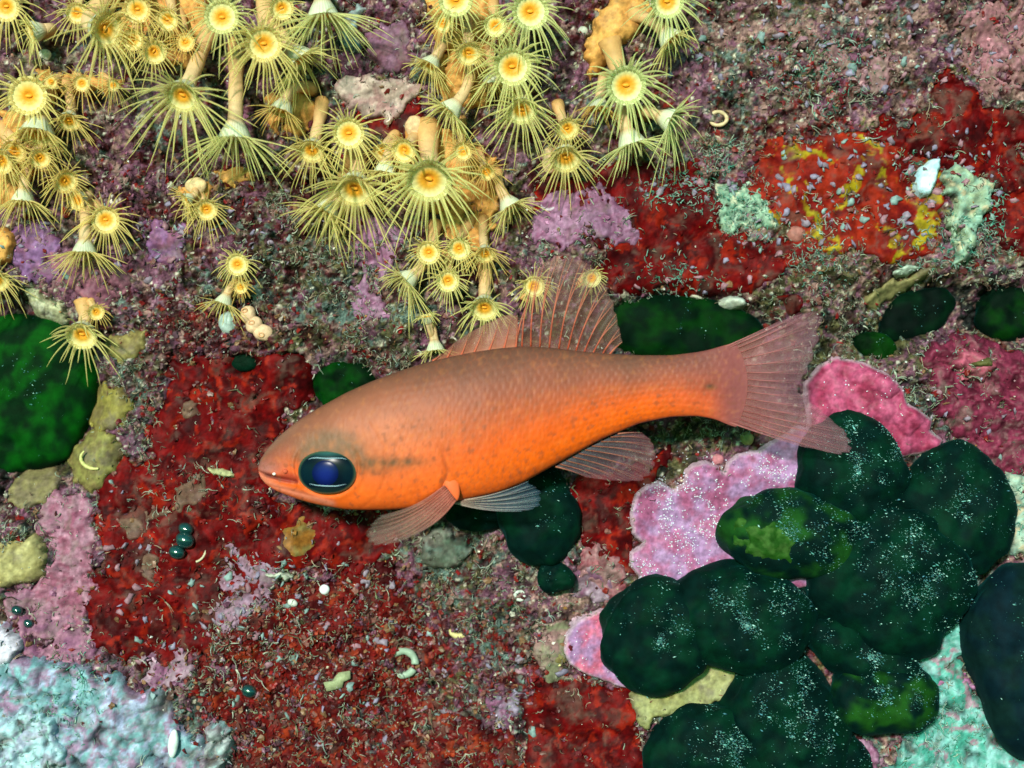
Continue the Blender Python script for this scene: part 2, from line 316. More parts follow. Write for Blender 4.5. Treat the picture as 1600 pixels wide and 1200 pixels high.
rs("red sponge strip down the right edge beside the cream lump", [(1556, 285), (1650, 285), (1650, 400), (1590, 405), (1548, 375), (1540, 330)], thick=8)
rs("round red sponge button above the tail fin", circ(1228, 474, 20, 17), thick=9, hole=0)
rs("red sponge patch under the pinkish white ruffled crust", [(540, 140), (660, 130), (665, 180), (640, 225), (600, 220), (560, 190)], thick=4)
rs("small red sponge at left above the lilac crust in lower left", [(110, 925), (150, 935), (160, 960), (120, 955)], thick=6, hole=0)
LA, LB = (.36, .17, .30), (.24, .085, .17)
lc = lambda label, P, **k: crust('coralline_crust', label, 'coralline algae', P, k.pop('thick', 6), k.pop('cA', LA), k.pop('cB', LB), k.pop('m', M_cor), group='flat coralline crusts on the rock wall', knob=k.pop('knob', 2), kscale=k.pop('kscale', 9), warp=k.pop('warp', 8), hole=k.pop('hole', .86), **k)
lc("lilac crust spreading over the scarlet sponge near the polyps", [(840, 312), (900, 290), (955, 300), (988, 330), (1008, 368), (965, 388), (920, 380), (880, 390), (836, 378), (830, 345)], thick=10)
lc("purple crust at the far left below the yellow colony", [(28, 335), (62, 330), (78, 370), (78, 430), (64, 455), (26, 440), (20, 390)], cA=(.26, .12, .30), cB=(.22, .08, .18))
lc("purple-mauve crust patch left of the lone polyp pair", [(215, 352), (290, 352), (300, 400), (275, 430), (230, 410)], cA=(.26, .11, .28), cB=(.24, .085, .16))
lc("rosy crust below the drooping polyp on the left", [(85, 400), (190, 400), (215, 450), (160, 480), (100, 460), (40, 445)], cA=(.34, .13, .18), cB=(.24, .08, .13), hole=.7)
lc("mauve crust streak between the polyp clusters above the fish", [(560, 335), (640, 350), (630, 405), (595, 450), (612, 505), (570, 505), (548, 462), (560, 420), (540, 380)], hole=.75)
lc("dull purple crust at the top between two polyp clusters", [(565, 40), (610, 30), (650, 60), (640, 105), (590, 112), (565, 90)], cA=(.22, .10, .17), cB=(.17, .06, .09), hole=0)
lc("pinkish white ruffled crust between polyp clusters at the top", [(526, 128), (590, 112), (602, 130), (640, 118), (656, 150), (640, 168), (612, 196), (575, 192), (548, 165)], cA=(.55, .40, .36), cB=(.38, .20, .20), hole=.95, thick=12, edge=8, knob=4, kscale=26)
lc("pink crust left of the large blood red sponge", [(55, 800), (80, 765), (135, 775), (160, 830), (155, 880), (142, 960), (85, 985), (55, 925), (75, 870)], cA=(.42, .19, .28), cB=(.30, .085, .15))
lc("mottled pink crust at the left above the whitish knobby mound", [(15, 930), (85, 925), (150, 1000), (150, 1040), (60, 1030), (10, 985)], hole=.72, cA=(.36, .15, .23))
lc("lilac crust in the middle of the red sponge below the head", [(355, 850), (420, 862), (445, 900), (400, 965), (345, 1000), (325, 950), (340, 900)], cA=(.34, .20, .30), cB=(.26, .12, .17), hole=.8)
lc("pale lilac crust touching the bottom of the blood red sponge", [(225, 1010), (285, 1000), (300, 1050), (270, 1080), (215, 1060)], cA=(.40, .25, .33), hole=.8)
lc("greyish lilac knob crust left of the dark green lobes", [(890, 905), (935, 880), (955, 905), (940, 935), (900, 935)], cA=(.36, .24, .33), knob=5, hole=0)
lc("rubbly pink crust between the red patch and the pink plate", [(905, 850), (985, 850), (990, 905), (950, 940), (900, 900)], cA=(.36, .17, .19), cB=(.25, .06, .08), knob=6, kscale=14)
lc("faded pink and grey crust left of the pink tongue", [(835, 980), (890, 965), (890, 1040), (915, 1058), (850, 1060), (835, 1020)], cA=(.34, .18, .18), cB=(.20, .20, .12))
lc("magenta lumpy crust at the right edge above the dark lobes", [(1440, 540), (1500, 520), (1560, 535), (1650, 560), (1650, 720), (1600, 745), (1560, 750), (1500, 690), (1470, 640), (1450, 590)], cA=(.24, .028, .07), cB=(.10, .012, .028), knob=9, kscale=18, thick=14, hole=.9, edge=24)
lc("pink wart on the magenta crust with a white top", circ(1512, 568, 34, 26), cA=(.50, .10, .17), cB=(.42, .07, .12), knob=0, thick=24, raise_=14, hole=0, edge=22)
lc("lilac-pink plate in the lower right between teal rubble and lobes", [(1330, 1160), (1360, 1150), (1385, 1160), (1375, 1185), (1350, 1215), (1335, 1190)], cA=(.42, .22, .36), hole=0, thick=14)
lc("small pink plate wedged beside the right dark lobe", [(1448, 1064), (1480, 1056), (1518, 1062), (1510, 1080), (1480, 1086), (1452, 1080)], cA=(.48, .22, .42), cB=(.40, .12, .30), hole=0, thick=16)
lc("tiny crimson crust showing in the gap between dark lobes", [(1246, 934), (1276, 936), (1278, 962), (1256, 968)], cA=(.50, .06, .10), cB=(.38, .03, .06), hole=0, thick=20)
lc("speckled mauve crust near the bottom right of the red debris", [(770, 1090), (815, 1080), (820, 1130), (780, 1150)], cA=(.28, .22, .32), hole=.8)
lc("rough pink crust in the top right corner", [(1480, 20), (1560, 5), (1650, 10), (1650, 130), (1560, 150), (1500, 90)], cA=(.38, .15, .19), cB=(.24, .12, .11), hole=.66, knob=4)
lc("dusty rose crust at the top right of centre", [(1290, 70), (1390, 85), (1400, 130), (1330, 140), (1280, 110)], cA=(.36, .17, .20), cB=(.25, .15, .13), hole=.66, knob=4)
pk = lambda label, P, **k: crust('pink_coralline_plate', label, 'coralline algae', P, k.pop('thick', 24), k.pop('cA', (.38, .20, .41)), k.pop('cB', (.38, .10, .22)), M_cor, warp=k.pop('warp', .9), edge=k.pop('edge', 7), rim=(.80, .58, .70), group='smooth pink coralline plates', rough=1.5, csc=38, **k)
pk("lilac-pink scalloped plate dusted with white between fish and lobes", [(1066, 752), (1069, 735), (1082, 724), (1102, 720), (1120, 725), (1130, 737), (1136, 722), (1155, 708), (1185, 703), (1205, 690), (1250, 665), (1300, 680), (1300, 900), (1200, 930), (1100, 930), (1000, 960), (982, 935), (983, 912), (999, 900), (984, 885), (984, 862), (1003, 848), (987, 834), (983, 800), (992, 770), (1012, 756), (1036, 755), (1054, 765)])
pk("rose pink tongue of crust left of the lowest dark lobes", [(970, 945), (930, 955), (900, 970), (884, 990), (880, 1015), (890, 1038), (920, 1055), (960, 1068), (992, 1080), (1040, 1060), (1040, 960)], cB=(.56, .12, .22))
pk("deep pink crust behind the tail fin with a knobbly right end", [(1262, 655), (1258, 600), (1280, 570), (1305, 556), (1330, 560), (1352, 566), (1385, 584), (1408, 606), (1414, 630), (1430, 638), (1455, 654), (1452, 672), (1475, 688), (1465, 704), (1400, 720), (1300, 740), (1250, 720)], cA=(.44, .075, .17), cB=(.30, .030, .08), knob=12, kscale=34, thick=24, edge=16)
ys = lambda label, P, **k: crust('yellow_sponge', label, 'sponge', P, k.pop('thick', 14), k.pop('cA', (.36, .29, .07)), k.pop('cB', (.26, .19, .07)), M_soft, warp=k.pop('warp', 5), edge=k.pop('edge', 22), group='dull yellow sponges at the left', **k)
ys("two-lobed olive yellow sponge right of the big green alga", [(115, 612), (150, 598), (190, 605), (202, 640), (190, 672), (150, 678), (118, 662)])
ys("yellow sponge with a pale curved fold below the two-lobed one", [(125, 672), (180, 676), (190, 715), (170, 745), (140, 775), (105, 755), (92, 720)], cA=(.34, .30, .09))
ys("khaki sponge under the big green alga's lower edge", [(8, 752), (40, 728), (72, 730), (88, 752), (72, 785), (40, 800), (12, 785)], cA=(.34, .27, .12), cB=(.27, .2, .12))
ys("pale yellow closed cup at the far left edge", [(-12, 860), (20, 838), (60, 838), (76, 862), (70, 900), (30, 918), (-12, 912)], cA=(.62, .52, .24), cB=(.50, .40, .16), thick=26)
ys("mustard sponge lump right of the low drooping polyp", [(150, 535), (190, 518), (225, 512), (230, 535), (212, 562), (185, 570), (160, 556)], cA=(.44, .36, .12))
ys("small olive sponge nub left of the pink tongue", circ(870, 1030, 16, 12), thick=8, cA=(.30, .30, .12))
ys("green-brown oval nub on the magenta crust", circ(1524, 570, 17, 11), thick=12, raise_=36, edge=10, cA=(.17, .16, .05), cB=(.12, .11, .04))
ys("orange-brown sponge blotch below the fish's chin", [(440, 820), (475, 800), (500, 830), (495, 865), (460, 875), (435, 855)], cA=(.34, .13, .02), cB=(.28, .2, .06), thick=8)
ys("cream yellow sponge web between the lower dark lobes", [(980, 1078), (1045, 1072), (1080, 1030), (1120, 1022), (1150, 1040), (1145, 1085), (1080, 1105), (1030, 1110), (1008, 1138), (990, 1110)], cA=(.46, .44, .20), cB=(.36, .33, .12), thick=20, edge=12)
ys("brownish sponge streak above the dark hole at the right", [(1345, 470), (1380, 445), (1430, 425), (1455, 415), (1450, 435), (1415, 460), (1370, 485)], cA=(.38, .32, .14), cB=(.28, .24, .10), thick=18, edge=10)
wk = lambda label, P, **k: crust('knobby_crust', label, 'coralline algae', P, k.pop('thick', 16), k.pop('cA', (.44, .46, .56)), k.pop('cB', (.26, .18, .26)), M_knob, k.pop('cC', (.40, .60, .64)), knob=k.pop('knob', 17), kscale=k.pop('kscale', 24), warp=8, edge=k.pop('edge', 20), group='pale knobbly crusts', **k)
wk("pale lilac knobbly mound in the lower left corner", [(-95, 1040), (-40, 992), (20, 980), (50, 1020), (120, 1030), (200, 1060), (260, 1085), (300, 1130), (345, 1200), (352, 1262), (250, 1305), (20, 1318), (-80, 1260), (-118, 1150)], cA=(.20, .40, .46), cB=(.34, .20, .34), cC=(.40, .44, .66))  # the cyan light on this corner is painted into the crust colour
wk("bright bluish white knobbly crust in the bottom left corner", [(-90, 1120), (-30, 1095), (60, 1090), (105, 1115), (112, 1160), (95, 1250), (30, 1290), (-60, 1270), (-105, 1190)], cA=(.46, .70, .80), cB=(.40, .42, .58), thick=34, kscale=16)  # bluish white carries the cyan light as pigment
wk("whitish rounded knob at the left edge atop the mound", circ(8, 1000, 30, 24), cA=(.62, .58, .70), cB=(.52, .44, .56), thick=34, knob=0)
wk("small pale column of crust right of the lower left mound", [(326, 1128), (352, 1125), (362, 1160), (358, 1250), (326, 1250)], cA=(.42, .46, .48), thick=22)
wk("teal-white rubble crust in the bottom right corner", [(1435, 1020), (1500, 955), (1508, 1050), (1545, 1100), (1600, 1180), (1620, 1300), (1330, 1300), (1400, 1180), (1400, 1110)], cA=(.07, .36, .30), cB=(.26, .52, .54), cC=(.36, .22, .30), knob=8, kscale=24)  # teal light falling here is painted in as crust colour
wk("pale turquoise crust at the right edge beside the big lobe", [(1548, 742), (1575, 740), (1600, 730), (1650, 760), (1650, 900), (1580, 880), (1575, 800)], cA=(.42, .46, .36), cB=(.30, .50, .44), cC=(.55, .45, .30), knob=7)
wk("greenish white sandy patch between the two red sponges", [(1108, 292), (1150, 280), (1200, 300), (1208, 350), (1180, 368), (1125, 368), (1116, 330)], cA=(.34, .50, .38), cB=(.20, .32, .22), cC=(.62, .60, .44), knob=5, kscale=10, thick=6, hole=.85)
wk("tall cream and green lump beside the white crescent shell", [(1474, 258), (1488, 243), (1510, 262), (1530, 285), (1552, 300), (1535, 340), (1520, 365), (1520, 400), (1495, 412), (1482, 380), (1488, 340), (1478, 300)], cA=(.34, .42, .28), cB=(.30, .48, .40), cC=(.58, .48, .32), knob=5, kscale=16, thick=26, edge=14)
wk("pitted cream crust jutting over the big green alga", [(22, 450), (60, 445), (90, 475), (104, 510), (95, 540), (60, 532), (38, 500)], cA=(.62, .58, .36), cB=(.44, .40, .26), cC=(.70, .66, .5), knob=4, kscale=8, thick=18)
wk("blue-white crust beside the top polyp cluster", [(520, 15), (560, 25), (570, 60), (540, 90), (522, 60)], cA=(.30, .42, .42), cB=(.24, .22, .24), cC=(.6, .68, .68), knob=5, kscale=12, thick=10)
wk("grey hairy mound below the pectoral fin", circ(690, 860, 40, 34), cA=(.19, .21, .17), cB=(.24, .20, .18), cC=(.24, .26, .24), knob=4, kscale=12, thick=24)
for (x, y, rx, ry, rot, lab) in [(207, 825, 20, 16, 30, "larger brown-grey patch on the blood red sponge"), (243, 803, 24, 10, -15, "elongated brown-grey patch above the larger one"), (235, 885, 13, 26, 0, "tall brown-grey patch low on the blood red sponge"), (296, 640, 16, 15, 0, "grey-brown tuft patch high on the red sponge"), (300, 770, 34, 18, -40, "rough grey patch crossing the blood red sponge")]:
    crust('brown_patch', lab, 'sponge', circ(x, y, rx, ry, 12, math.radians(rot), .2), 3, (.16, .085, .06), (.12, .05, .04), M_soft, None, warp=5, edge=6, hole=.9, group='brown-grey patches on the red sponge', raise_=6, clean=1)
crust('crescent_shell', "bright bluish white crescent shell left of the cream lump", 'shell', [(1466, 248), (1468, 262), (1462, 285), (1452, 306), (1440, 309), (1430, 298), (1428, 280), (1436, 262), (1452, 250)], 20, (.46, .68, .80), (.60, .76, .82), M_knob, None, warp=.6, edge=9, clean=.02, raise_=8)
crust('white_stone', "rounded white stone at the rim of the green hollow", 'stone', circ(1146, 474, 26, 14, 11, -.1, .1), 14, (.56, .56, .48), (.40, .44, .40), M_knob, None, warp=1.5, edge=10, clean=.05, raise_=30)
crust('white_chip', "small white chip left of the rounded white stone", 'shell', circ(1100, 468, 17, 7, 9, math.radians(22), .38), 8, (0.46, 0.44, 0.36), (0.28, 0.26, 0.22), M_knob, None, warp=2, edge=4, clean=.05, csc=9, raise_=6)
crust('shell_fragment', "white-blue shell sliver on the brown streak at the right", 'shell', circ(1418, 421, 22, 8, 9, math.radians(-10), .38), 8, (0.44, 0.52, 0.44), (0.26, 0.31, 0.26), M_knob, None, warp=2, edge=4, clean=.05, csc=9, raise_=6)
crust('white_flake', "jagged white flake below the orange-brown blotch", 'shell', circ(440, 897, 21, 7, 9, math.radians(4), .38), 8, (0.56, 0.58, 0.48), (0.34, 0.35, 0.29), M_knob, None, warp=2, edge=4, clean=.05, csc=9, raise_=6)
crust('white_sliver', "yellow-white sliver on the red sponge left of the snout", 'shell', circ(345, 737, 24, 6, 9, math.radians(14), .38), 8, (0.48, 0.46, 0.24), (0.29, 0.28, 0.14), M_knob, None, warp=2, edge=4, clean=.05, csc=9, raise_=6)
cb = lambda label, P, **k: crust('colony_tissue', label, 'anemone colony', P, k.pop('thick', 16), (.72, .36, .10), (.62, .27, .07), M_soft, warp=7, edge=16, hole=k.pop('hole', .9), group='orange tissue joining the yellow polyps', **k)
cb("orange colony tissue at the left edge under the brightest polyp", [(-95, 185), (-30, 158), (30, 180), (80, 200), (85, 240), (50, 280), (20, 330), (-60, 322), (-112, 270)])
cb("orange colony tissue at the top left behind large polyps", [(180, -60), (330, -60), (335, 60), (300, 110), (240, 100), (195, 50)])
cb("orange colony tissue between the two leftmost small polyps", [(60, 115), (110, 120), (150, 115), (190, 130), (170, 150), (110, 155), (75, 145)], thick=12)
cb("orange lump of colony tissue at the left edge", [(-20, 355), (15, 358), (32, 378), (20, 405), (-20, 420)], thick=28, hole=0)
cb("orange colony tissue in the central polyp cluster", [(640, 190), (690, 200), (780, 250), (775, 330), (760, 400), (700, 380), (690, 340), (640, 310), (610, 270)])
cb("orange colony tissue under the top centre polyps", [(660, -60), (760, -60), (775, 60), (760, 170), (690, 160), (680, 60)])
cb("orange colony tissue beside the hanging polyp at mid top", [(415, 150), (470, 140), (500, 170), (470, 215), (425, 200)], thick=10)
cb("tan colony tissue above the teal-lit polyp", [(925, 20), (985, -10), (1030, 20), (990, 60), (950, 95), (925, 130), (915, 80)], thick=22, hole=0)
cb("orange colony tissue below the tall hanging polyp stalk", [(335, 265), (380, 262), (390, 285), (350, 292)], thick=10, hole=0)
cb("peach colony tissue behind the small polyp left of centre", [(275, 300), (300, 280), (330, 285), (328, 320), (300, 325)], thick=14, hole=0)

# mesh the rock (it sinks under the crusts) and the crusts
HR = low+fine*(1-crust_m)-11*crust_m
rock = mk('rock_wall', np.stack([GX.ravel(), GY.ravel(), HR.ravel()], 1), gridfaces(len(YL), len(XL))[:, ::-1], M_rock, None, RC.reshape(-1, 3))
tag(rock, 'encrusted reef rock wall of mauve, maroon and olive growth', kind='structure')
for (name, label, cat, group, m, sl_, h, d, col, P) in CR:
    X = GX[sl_]; Y = GY[sl_]; ny, nx = X.shape
    keep = d > -7
    F = gridfaces(ny, nx); F = F[keep.ravel()[F].all(1)]
    used = np.unique(F); rm = np.full(ny*nx, -1); rm[used] = np.arange(len(used))
    c = P.mean(0); V = np.stack([X.ravel(), Y.ravel(), h.ravel()], 1)[used]
    if len(used) < 8: print('EMPTY CRUST', label); continue
    o = mk(name, V, rm[F][:, ::-1], m or M_cor, None, col.reshape(-1, 3)[used], (c[0], c[1], float(np.median(V[:, 2]))-12))
    tag(o, label, cat, group)
gy, gx = np.gradient(Hs[10:-10, 10:-10], 2.5)
def sample(x, y, A=None):
    A = Hs[10:-10, 10:-10] if A is None else A
    u = np.clip((np.asarray(x)-core_x[0])/2.5, 0, A.shape[1]-2); v = np.clip((np.asarray(y)-core_y[0])/2.5, 0, A.shape[0]-2)
    i = v.astype(int); j = u.astype(int); a = u-j; b = v-i
    return A[i, j]*(1-a)*(1-b)+A[i, j+1]*a*(1-b)+A[i+1, j]*(1-a)*b+A[i+1, j+1]*a*b
def surf(x, y): return float(sample(np.array([x]), np.array([y]))[0])

# ------------------------------------------------------------------ dark green algae lobes
LOBES = []
def lobe(label, cx, cy, rx, ry, rh, rot=0, base=None, col=(.0007, .0090, .0080), col2=(.0010, .0180, .0095), seed=1, specks=1.0, dis=0.22):
    b = surf(cx, cy) if base is None else base
    V, Q = ell((cx, cy, b+rh*0.15), (rx*1.04, ry*1.04, rh), 64, 84, math.radians(rot), dis, max(rx, ry)*0.9, seed, 2.7)
    V[:, 2] += 6*fbm(V[:, 0], V[:, 1], 48, 2, seed+5)*(V[:, 2] > b)
    n = fbm(V[:, 0], V[:, 1], 40, 3, seed+3)
    c = mix(col, col2, sstep(-0.2, 0.3, n))
    o = mk('green_algae_lobe', V, Q, M_algae, None, c, (cx, cy, b-rh*0.3)); tag(o, label, 'green algae', 'dark green algae lobes')
    LOBES.append((V, specks, rx, ry)); return o
G1 = (.0008, .012, .003); G2 = (.0015, .050, .003)
lobe("big bright green alga in the hollow at the left edge", 22, 618, 112, 128, 42, 10, base=-62, col=G1, col2=G2, seed=3, specks=.03)
lobe("long green alga in the hollow above the fish's back", 1065, 512, 135, 58, 34, 6, base=-55, col=(.0006, .007, .003), col2=(.001, .020, .002), seed=5, specks=.03)
lobe("green alga in the dark hollow at the right edge", 1588, 488, 50, 44, 26, 0, base=-45, col=(.0008, .006, .003), col2=(.0015, .022, .002), seed=8, specks=.03)
lobe("small black-green alga under the brown sponge streak", 1440, 492, 62, 38, 24, -20, base=-42, col=(.0008, .004, .003), col2=(.001, .010, .004), seed=9, specks=.05)
lobe("little green alga below the brown sponge streak", 1372, 540, 34, 22, 18, 20, base=-25, col=(.001, .008, .002), col2=(.002, .025, .002), seed=10, specks=.1)
lobe("green alga peeking above the fish's nape", 535, 602, 50, 38, 24, -15, base=-38, col=(.0006, .007, .002), col2=(.001, .028, .002), seed=12, specks=.04)
lobe("tiny dark green alga at the top of the red sponge", 381, 567, 20, 13, 12, 0, base=-16, col=(.002, .012, .006), seed=13, specks=0)
lobe("upper dark lobe touched by the lower tail fin tip", 1326, 735, 82, 90, 62, 0, seed=21, base=5)
lobe("outermost dark lobe on the right under the magenta crust", 1490, 802, 86, 106, 62, -10, seed=22, base=0, specks=.4)
lobe("rounded lobe with a lighter green patch beside the pink plate", 1228, 834, 108, 68, 72, 8, seed=23, base=25, col2=(.008, .05, .008))
lobe("largest dark lobe in the middle of the cluster", 1385, 905, 122, 112, 80, 15, seed=24, base=18)
lobe("short dark lobe in shade under the largest one", 1235, 905, 62, 42, 30, 20, seed=25, base=-5, specks=.2)
lobe("leftmost dark lobe lying on the pink tongue", 1022, 988, 84, 88, 62, -12, seed=26, base=25, specks=.5)
lobe("wide dark lobe overlapping the leftmost one", 1152, 962, 104, 80, 74, 14, seed=27, base=28)
lobe("low dark lobe at the bottom below the cream sponge web", 1105, 1165, 100, 72, 56, -6, seed=28, base=22)
lobe("long dark lobe running down the bottom of the cluster", 1222, 1130, 88, 118, 68, -25, seed=29, base=18)
lobe("dark lobe cut off by the bottom edge", 1290, 1215, 72, 90, 50, -20, seed=31, base=8, specks=.3)
lobe("slim slanted lobe in the centre gap", 1338, 1012, 96, 44, 52, 24, seed=32, base=30)
lobe("egg-shaped lobe above the teal rubble", 1368, 1080, 80, 56, 58, 4, seed=33, base=38, col2=(.008, .05, .006))
lobe("blue-black lobe filling the lower right edge", 1606, 1030, 98, 148, 78, -14, seed=34, base=20, col=(.002, .010, .016), col2=(.003, .014, .014), specks=.25)
lobe("tall dark lobe below the fish's belly", 842, 806, 60, 78, 46, -14, seed=35, base=8, specks=.15)
lobe("little dark ball lobe below the belly lobe", 868, 900, 28, 23, 24, 0, seed=36, base=14, specks=.3)
lobe("black-green form standing in for shade under the pelvic fin", 742, 806, 44, 24, 20, 5, seed=37, base=0, specks=.05)  # dark form placed for the shade under the fish
for (x, y, rx, ry, lab) in [(1208, 842, 68, 42, "fuzzy mid green algae tuft on the rounded lobe")]:
    V, Q = ell(lift(x, y, 84), (rx*.9, ry*.9, 20), 60, 80, 0.18, 0.34, 24, 71)
    tag(mk('green_tuft', V, Q, M_algae, None, mix((.012, .055, .006), (.04, .10, .02), sstep(-.2, .3, fbm(V[:, 0], V[:, 1], 14, 3, 4))), tuple(lift(x, y, 84))), lab, 'green algae')

# ------------------------------------------------------------------ scattered stuff
def rotmats(n, normal=None, spread=1.0):
    q = rng.normal(size=(n, 4)); q /= np.linalg.norm(q, axis=1)[:, None]; a, b, c, d = q.T
    return np.stack([np.stack([1-2*(c*c+d*d), 2*(b*c-a*d), 2*(b*d+a*c)], -1), np.stack([2*(b*c+a*d), 1-2*(b*b+d*d), 2*(c*d-a*b)], -1), np.stack([2*(b*d-a*c), 2*(c*d+a*b), 1-2*(b*b+c*c)], -1)], -2)
def align(nrm):      # z axis along nrm with a random turn
    n = len(nrm); a = rng.uniform(0, 2*np.pi, n); t = np.stack([np.cos(a), np.sin(a), np.zeros(n)], 1)
    t = t-(t*nrm).sum(1)[:, None]*nrm; t /= np.linalg.norm(t, axis=1)[:, None]+1e-9; b = np.cross(nrm, t)
    return np.stack([t, b, nrm], -1)
def scatter(name, label, temps, pos, R, scl, cols, m, smooth=True, cat=None):
    mb = MB(); which = rng.integers(0, len(temps), len(pos))
    for k, (tv, tf) in enumerate(temps):
        s = which == k; n = int(s.sum())
        if not n: continue
        V = np.einsum('nij,vj->nvi', R[s], tv)*scl[s][:, None, None] if scl.ndim == 1 else np.einsum('nij,nvj->nvi', R[s], tv[None]*scl[s][:, None, :])
        V = V+pos[s][:, None, :]; nvt = len(tv)
        F = (tf[None]+np.arange(n)[:, None, None]*nvt).reshape(-1, tf.shape[1])
        cc = np.repeat(cols[s], nvt, 0)
        if tf.shape[1] == 3: mb.add(V.reshape(-1, 3), None, F, cc)
        else: mb.add(V.reshape(-1, 3), F, None, cc)
    o = mb.build(name, m, smooth=smooth); tag(o, label, cat, kind='stuff'); return o
def curl_t(turn, n=6, sides=3, r=.07, lift_=0.5):
    t = np.linspace(0, 1, n); a = turn*t; P = np.stack([np.cumsum(np.cos(a))/n, np.cumsum(np.sin(a))/n, lift_*t*(1.2-t)], 1)
    V, Q, T = tube(P, r*(1-0.6*t), sides, False); return V, Q
curls = [curl_t(t, lift_=l) for t in (0.6, 1.6, 2.8, 4.4, -1.2, -2.4) for l in (0.2, 0.8)]
def branch_t():
    mb = MB()
    for a0 in (-0.5, 0.15, 0.7):
        t = np.linspace(0, 1, 5); a = a0+0.9*t*np.sign(a0); P = np.stack([t*np.cos(a)*.9, t*np.sin(a)*.9, .5*t+0*t], 1)
        V, Q, T = tube(P, .09*(1-.7*t), 3, False); mb.add(V, Q)
    return np.concatenate(mb.V), np.concatenate(mb.Q)
curls.append(branch_t())
octa = (np.array([[1, 0, 0], [-1, 0, 0], [0, 1, 0], [0, -1, 0], [0, 0, 1], [0, 0, -1.]]), np.array([[0, 2, 4], [2, 1, 4], [1, 3, 4], [3, 0, 4], [2, 0, 5], [1, 2, 5], [3, 1, 5], [0, 3, 5]]))
def grain_t(s):
    r = np.random.default_rng(s); V = octa[0]*r.uniform(.6, 1.2, (6, 1))+r.normal(0, .15, (6, 3)); return V*np.array([1, .75, .6]), octa[1]
grains = [grain_t(i) for i in range(6)]
def flake_t(s, n=9):
    r = np.random.default_rng(s+50); a = np.linspace(0, 2*np.pi, n, endpoint=False); k = r.uniform(.55, 1.1, n)
    top = np.stack([k*np.cos(a), .8*k*np.sin(a), .12*r.normal(size=n)+.10], 1); bot = top*[1, 1, 1]-[0, 0, .22]
    V = np.concatenate([top, bot, [[0, 0, .28]]]); i = np.arange(n); j = (i+1) % n
    F = np.concatenate([np.stack([i, j, np.full(n, 2*n)], 1), np.stack([i, n+i, j], 1), np.stack([j, n+i, n+j], 1)]); return V, F
flakes = [flake_t(i) for i in range(6)]
gyc, gxc = gy, gx
CLEAN = np.clip(CLEAN+EDGE*.5, 0, 1.0); CLC = CLEAN[10:-10, 10:-10]; EDC = EDGE[10:-10, 10:-10]; SCC = SC[10:-10, 10:-10]
def local(P, lo, hi, pal, w_):
    i = ((P[:, 1]-core_y[0])/2.5).astype(int); j = ((P[:, 0]-core_x[0])/2.5).astype(int); c = SCC[i, j]*rng.uniform(lo, hi, (len(P), 1)); k = rng.random((len(P), 1)) < w_
    return np.where(k, pal, c)
def place(n, dens, clean=True):
    """n points in the core picked with probability dens(x, y) in 0..1"""
    out = []; got = 0
    while got < n:
        x = rng.uniform(-120, 1720, n*2); y = rng.uniform(-120, 1320, n*2); k = rng.random(n*2) < dens(x, y)*(1 if not clean else sample(x, y, CLC))
        out.append(np.stack([x[k], y[k]], 1)); got += int(k.sum())
    P = np.concatenate(out)[:n]; h = sample(P[:, 0], P[:, 1])
    nr = np.stack([-sample(P[:, 0], P[:, 1], gxc), -sample(P[:, 0], P[:, 1], gyc), np.ones(n)], 1); nr /= np.linalg.norm(nr, axis=1)[:, None]
    return np.column_stack([P, h]), nr
TURF = [(170, 580, 60, 50), (215, 660, 40, 60), (540, 400, 130, 80), (590, 500, 110, 60), (430, 340, 60, 40), (560, 560, 60, 25), (1110, 670, 110, 28), (790, 880, 70, 70), (740, 940, 90, 60), (690, 860, 50, 40),
        (560, 1050, 280, 120), (1290, 470, 80, 80), (1360, 570, 100, 60), (920, 380, 40, 40), (290, 740, 30, 30), (1420, 620, 40, 60), (1300, 140, 60, 60), (620, 440, 60, 60), (300, 480, 90, 40), (1000, 470, 90, 12), (860, 700, 120, 20),
        (1140, 240, 60, 40), (400, 1000, 80, 60), (840, 420, 50, 30), (1310, 330, 40, 60), (1540, 400, 60, 40), (30, 830, 60, 40)]
def turfd(x, y):
    d = 0.07+0*x
    for cx, cy, rx, ry in TURF: d = d+0.9*blob(x, y, cx, cy, rx, ry, 1.5)
    d = d*(0.06+sstep(.0, .22, fbm(x, y, 42, 3, 401, .7))*1.1)*(1-.55*blob(x, y, 560, 1060, 300, 140, 2))
    for cx, cy, rx, ry in [(35, 610, 110, 130), (1065, 515, 140, 50), (1585, 488, 50, 40), (1130, 800, 120, 110), (1330, 620, 70, 60), (930, 1010, 50, 50)]: d = d*(1-blob(x, y, cx, cy, rx, ry, 3))
    return np.clip(d+.18*sample(x, y, EDC), 0, 1)
def pick(cols, n, var=0.25):
    cols = np.array(cols); return cols[rng.integers(0, len(cols), n)]*rng.uniform(1-var, 1+var, (n, 1))
n = 16000; P, nr = place(n, turfd)
scatter('algal_turf', 'short curled grey-green and straw algal turf on the rock', curls, P+nr*0.5, align((nr+rng.normal(0, .5, nr.shape))/1.0/np.linalg.norm(nr+rng.normal(0, .01, nr.shape), axis=1)[:, None]), rng.uniform(6, 14, n),
        pick([(.40, .46, .36), (.30, .34, .24), (.56, .56, .46), (.20, .23, .13), (.46, .34, .24), (.30, .38, .34), (.12, .07, .05), (.16, .10, .07), (.10, .11, .07)], n), M_fil)
def reddens(x, y):
    d = 0.25*turfd(x, y)+0.03
    for cx, cy, rx, ry, a in [(560, 1050, 290, 140, 1), (330, 510, 130, 50, .9), (300, 300, 180, 60, .5), (420, 1150, 120, 60, .5), (250, 900, 120, 150, .10), (330, 650, 120, 80, .15), (1250, 150, 120, 90, .25)]: d = d+a*blob(x, y, cx, cy, rx, ry, 1.5)
    return np.clip(d, 0, 1)
n = 8000; P, nr = place(n, reddens)
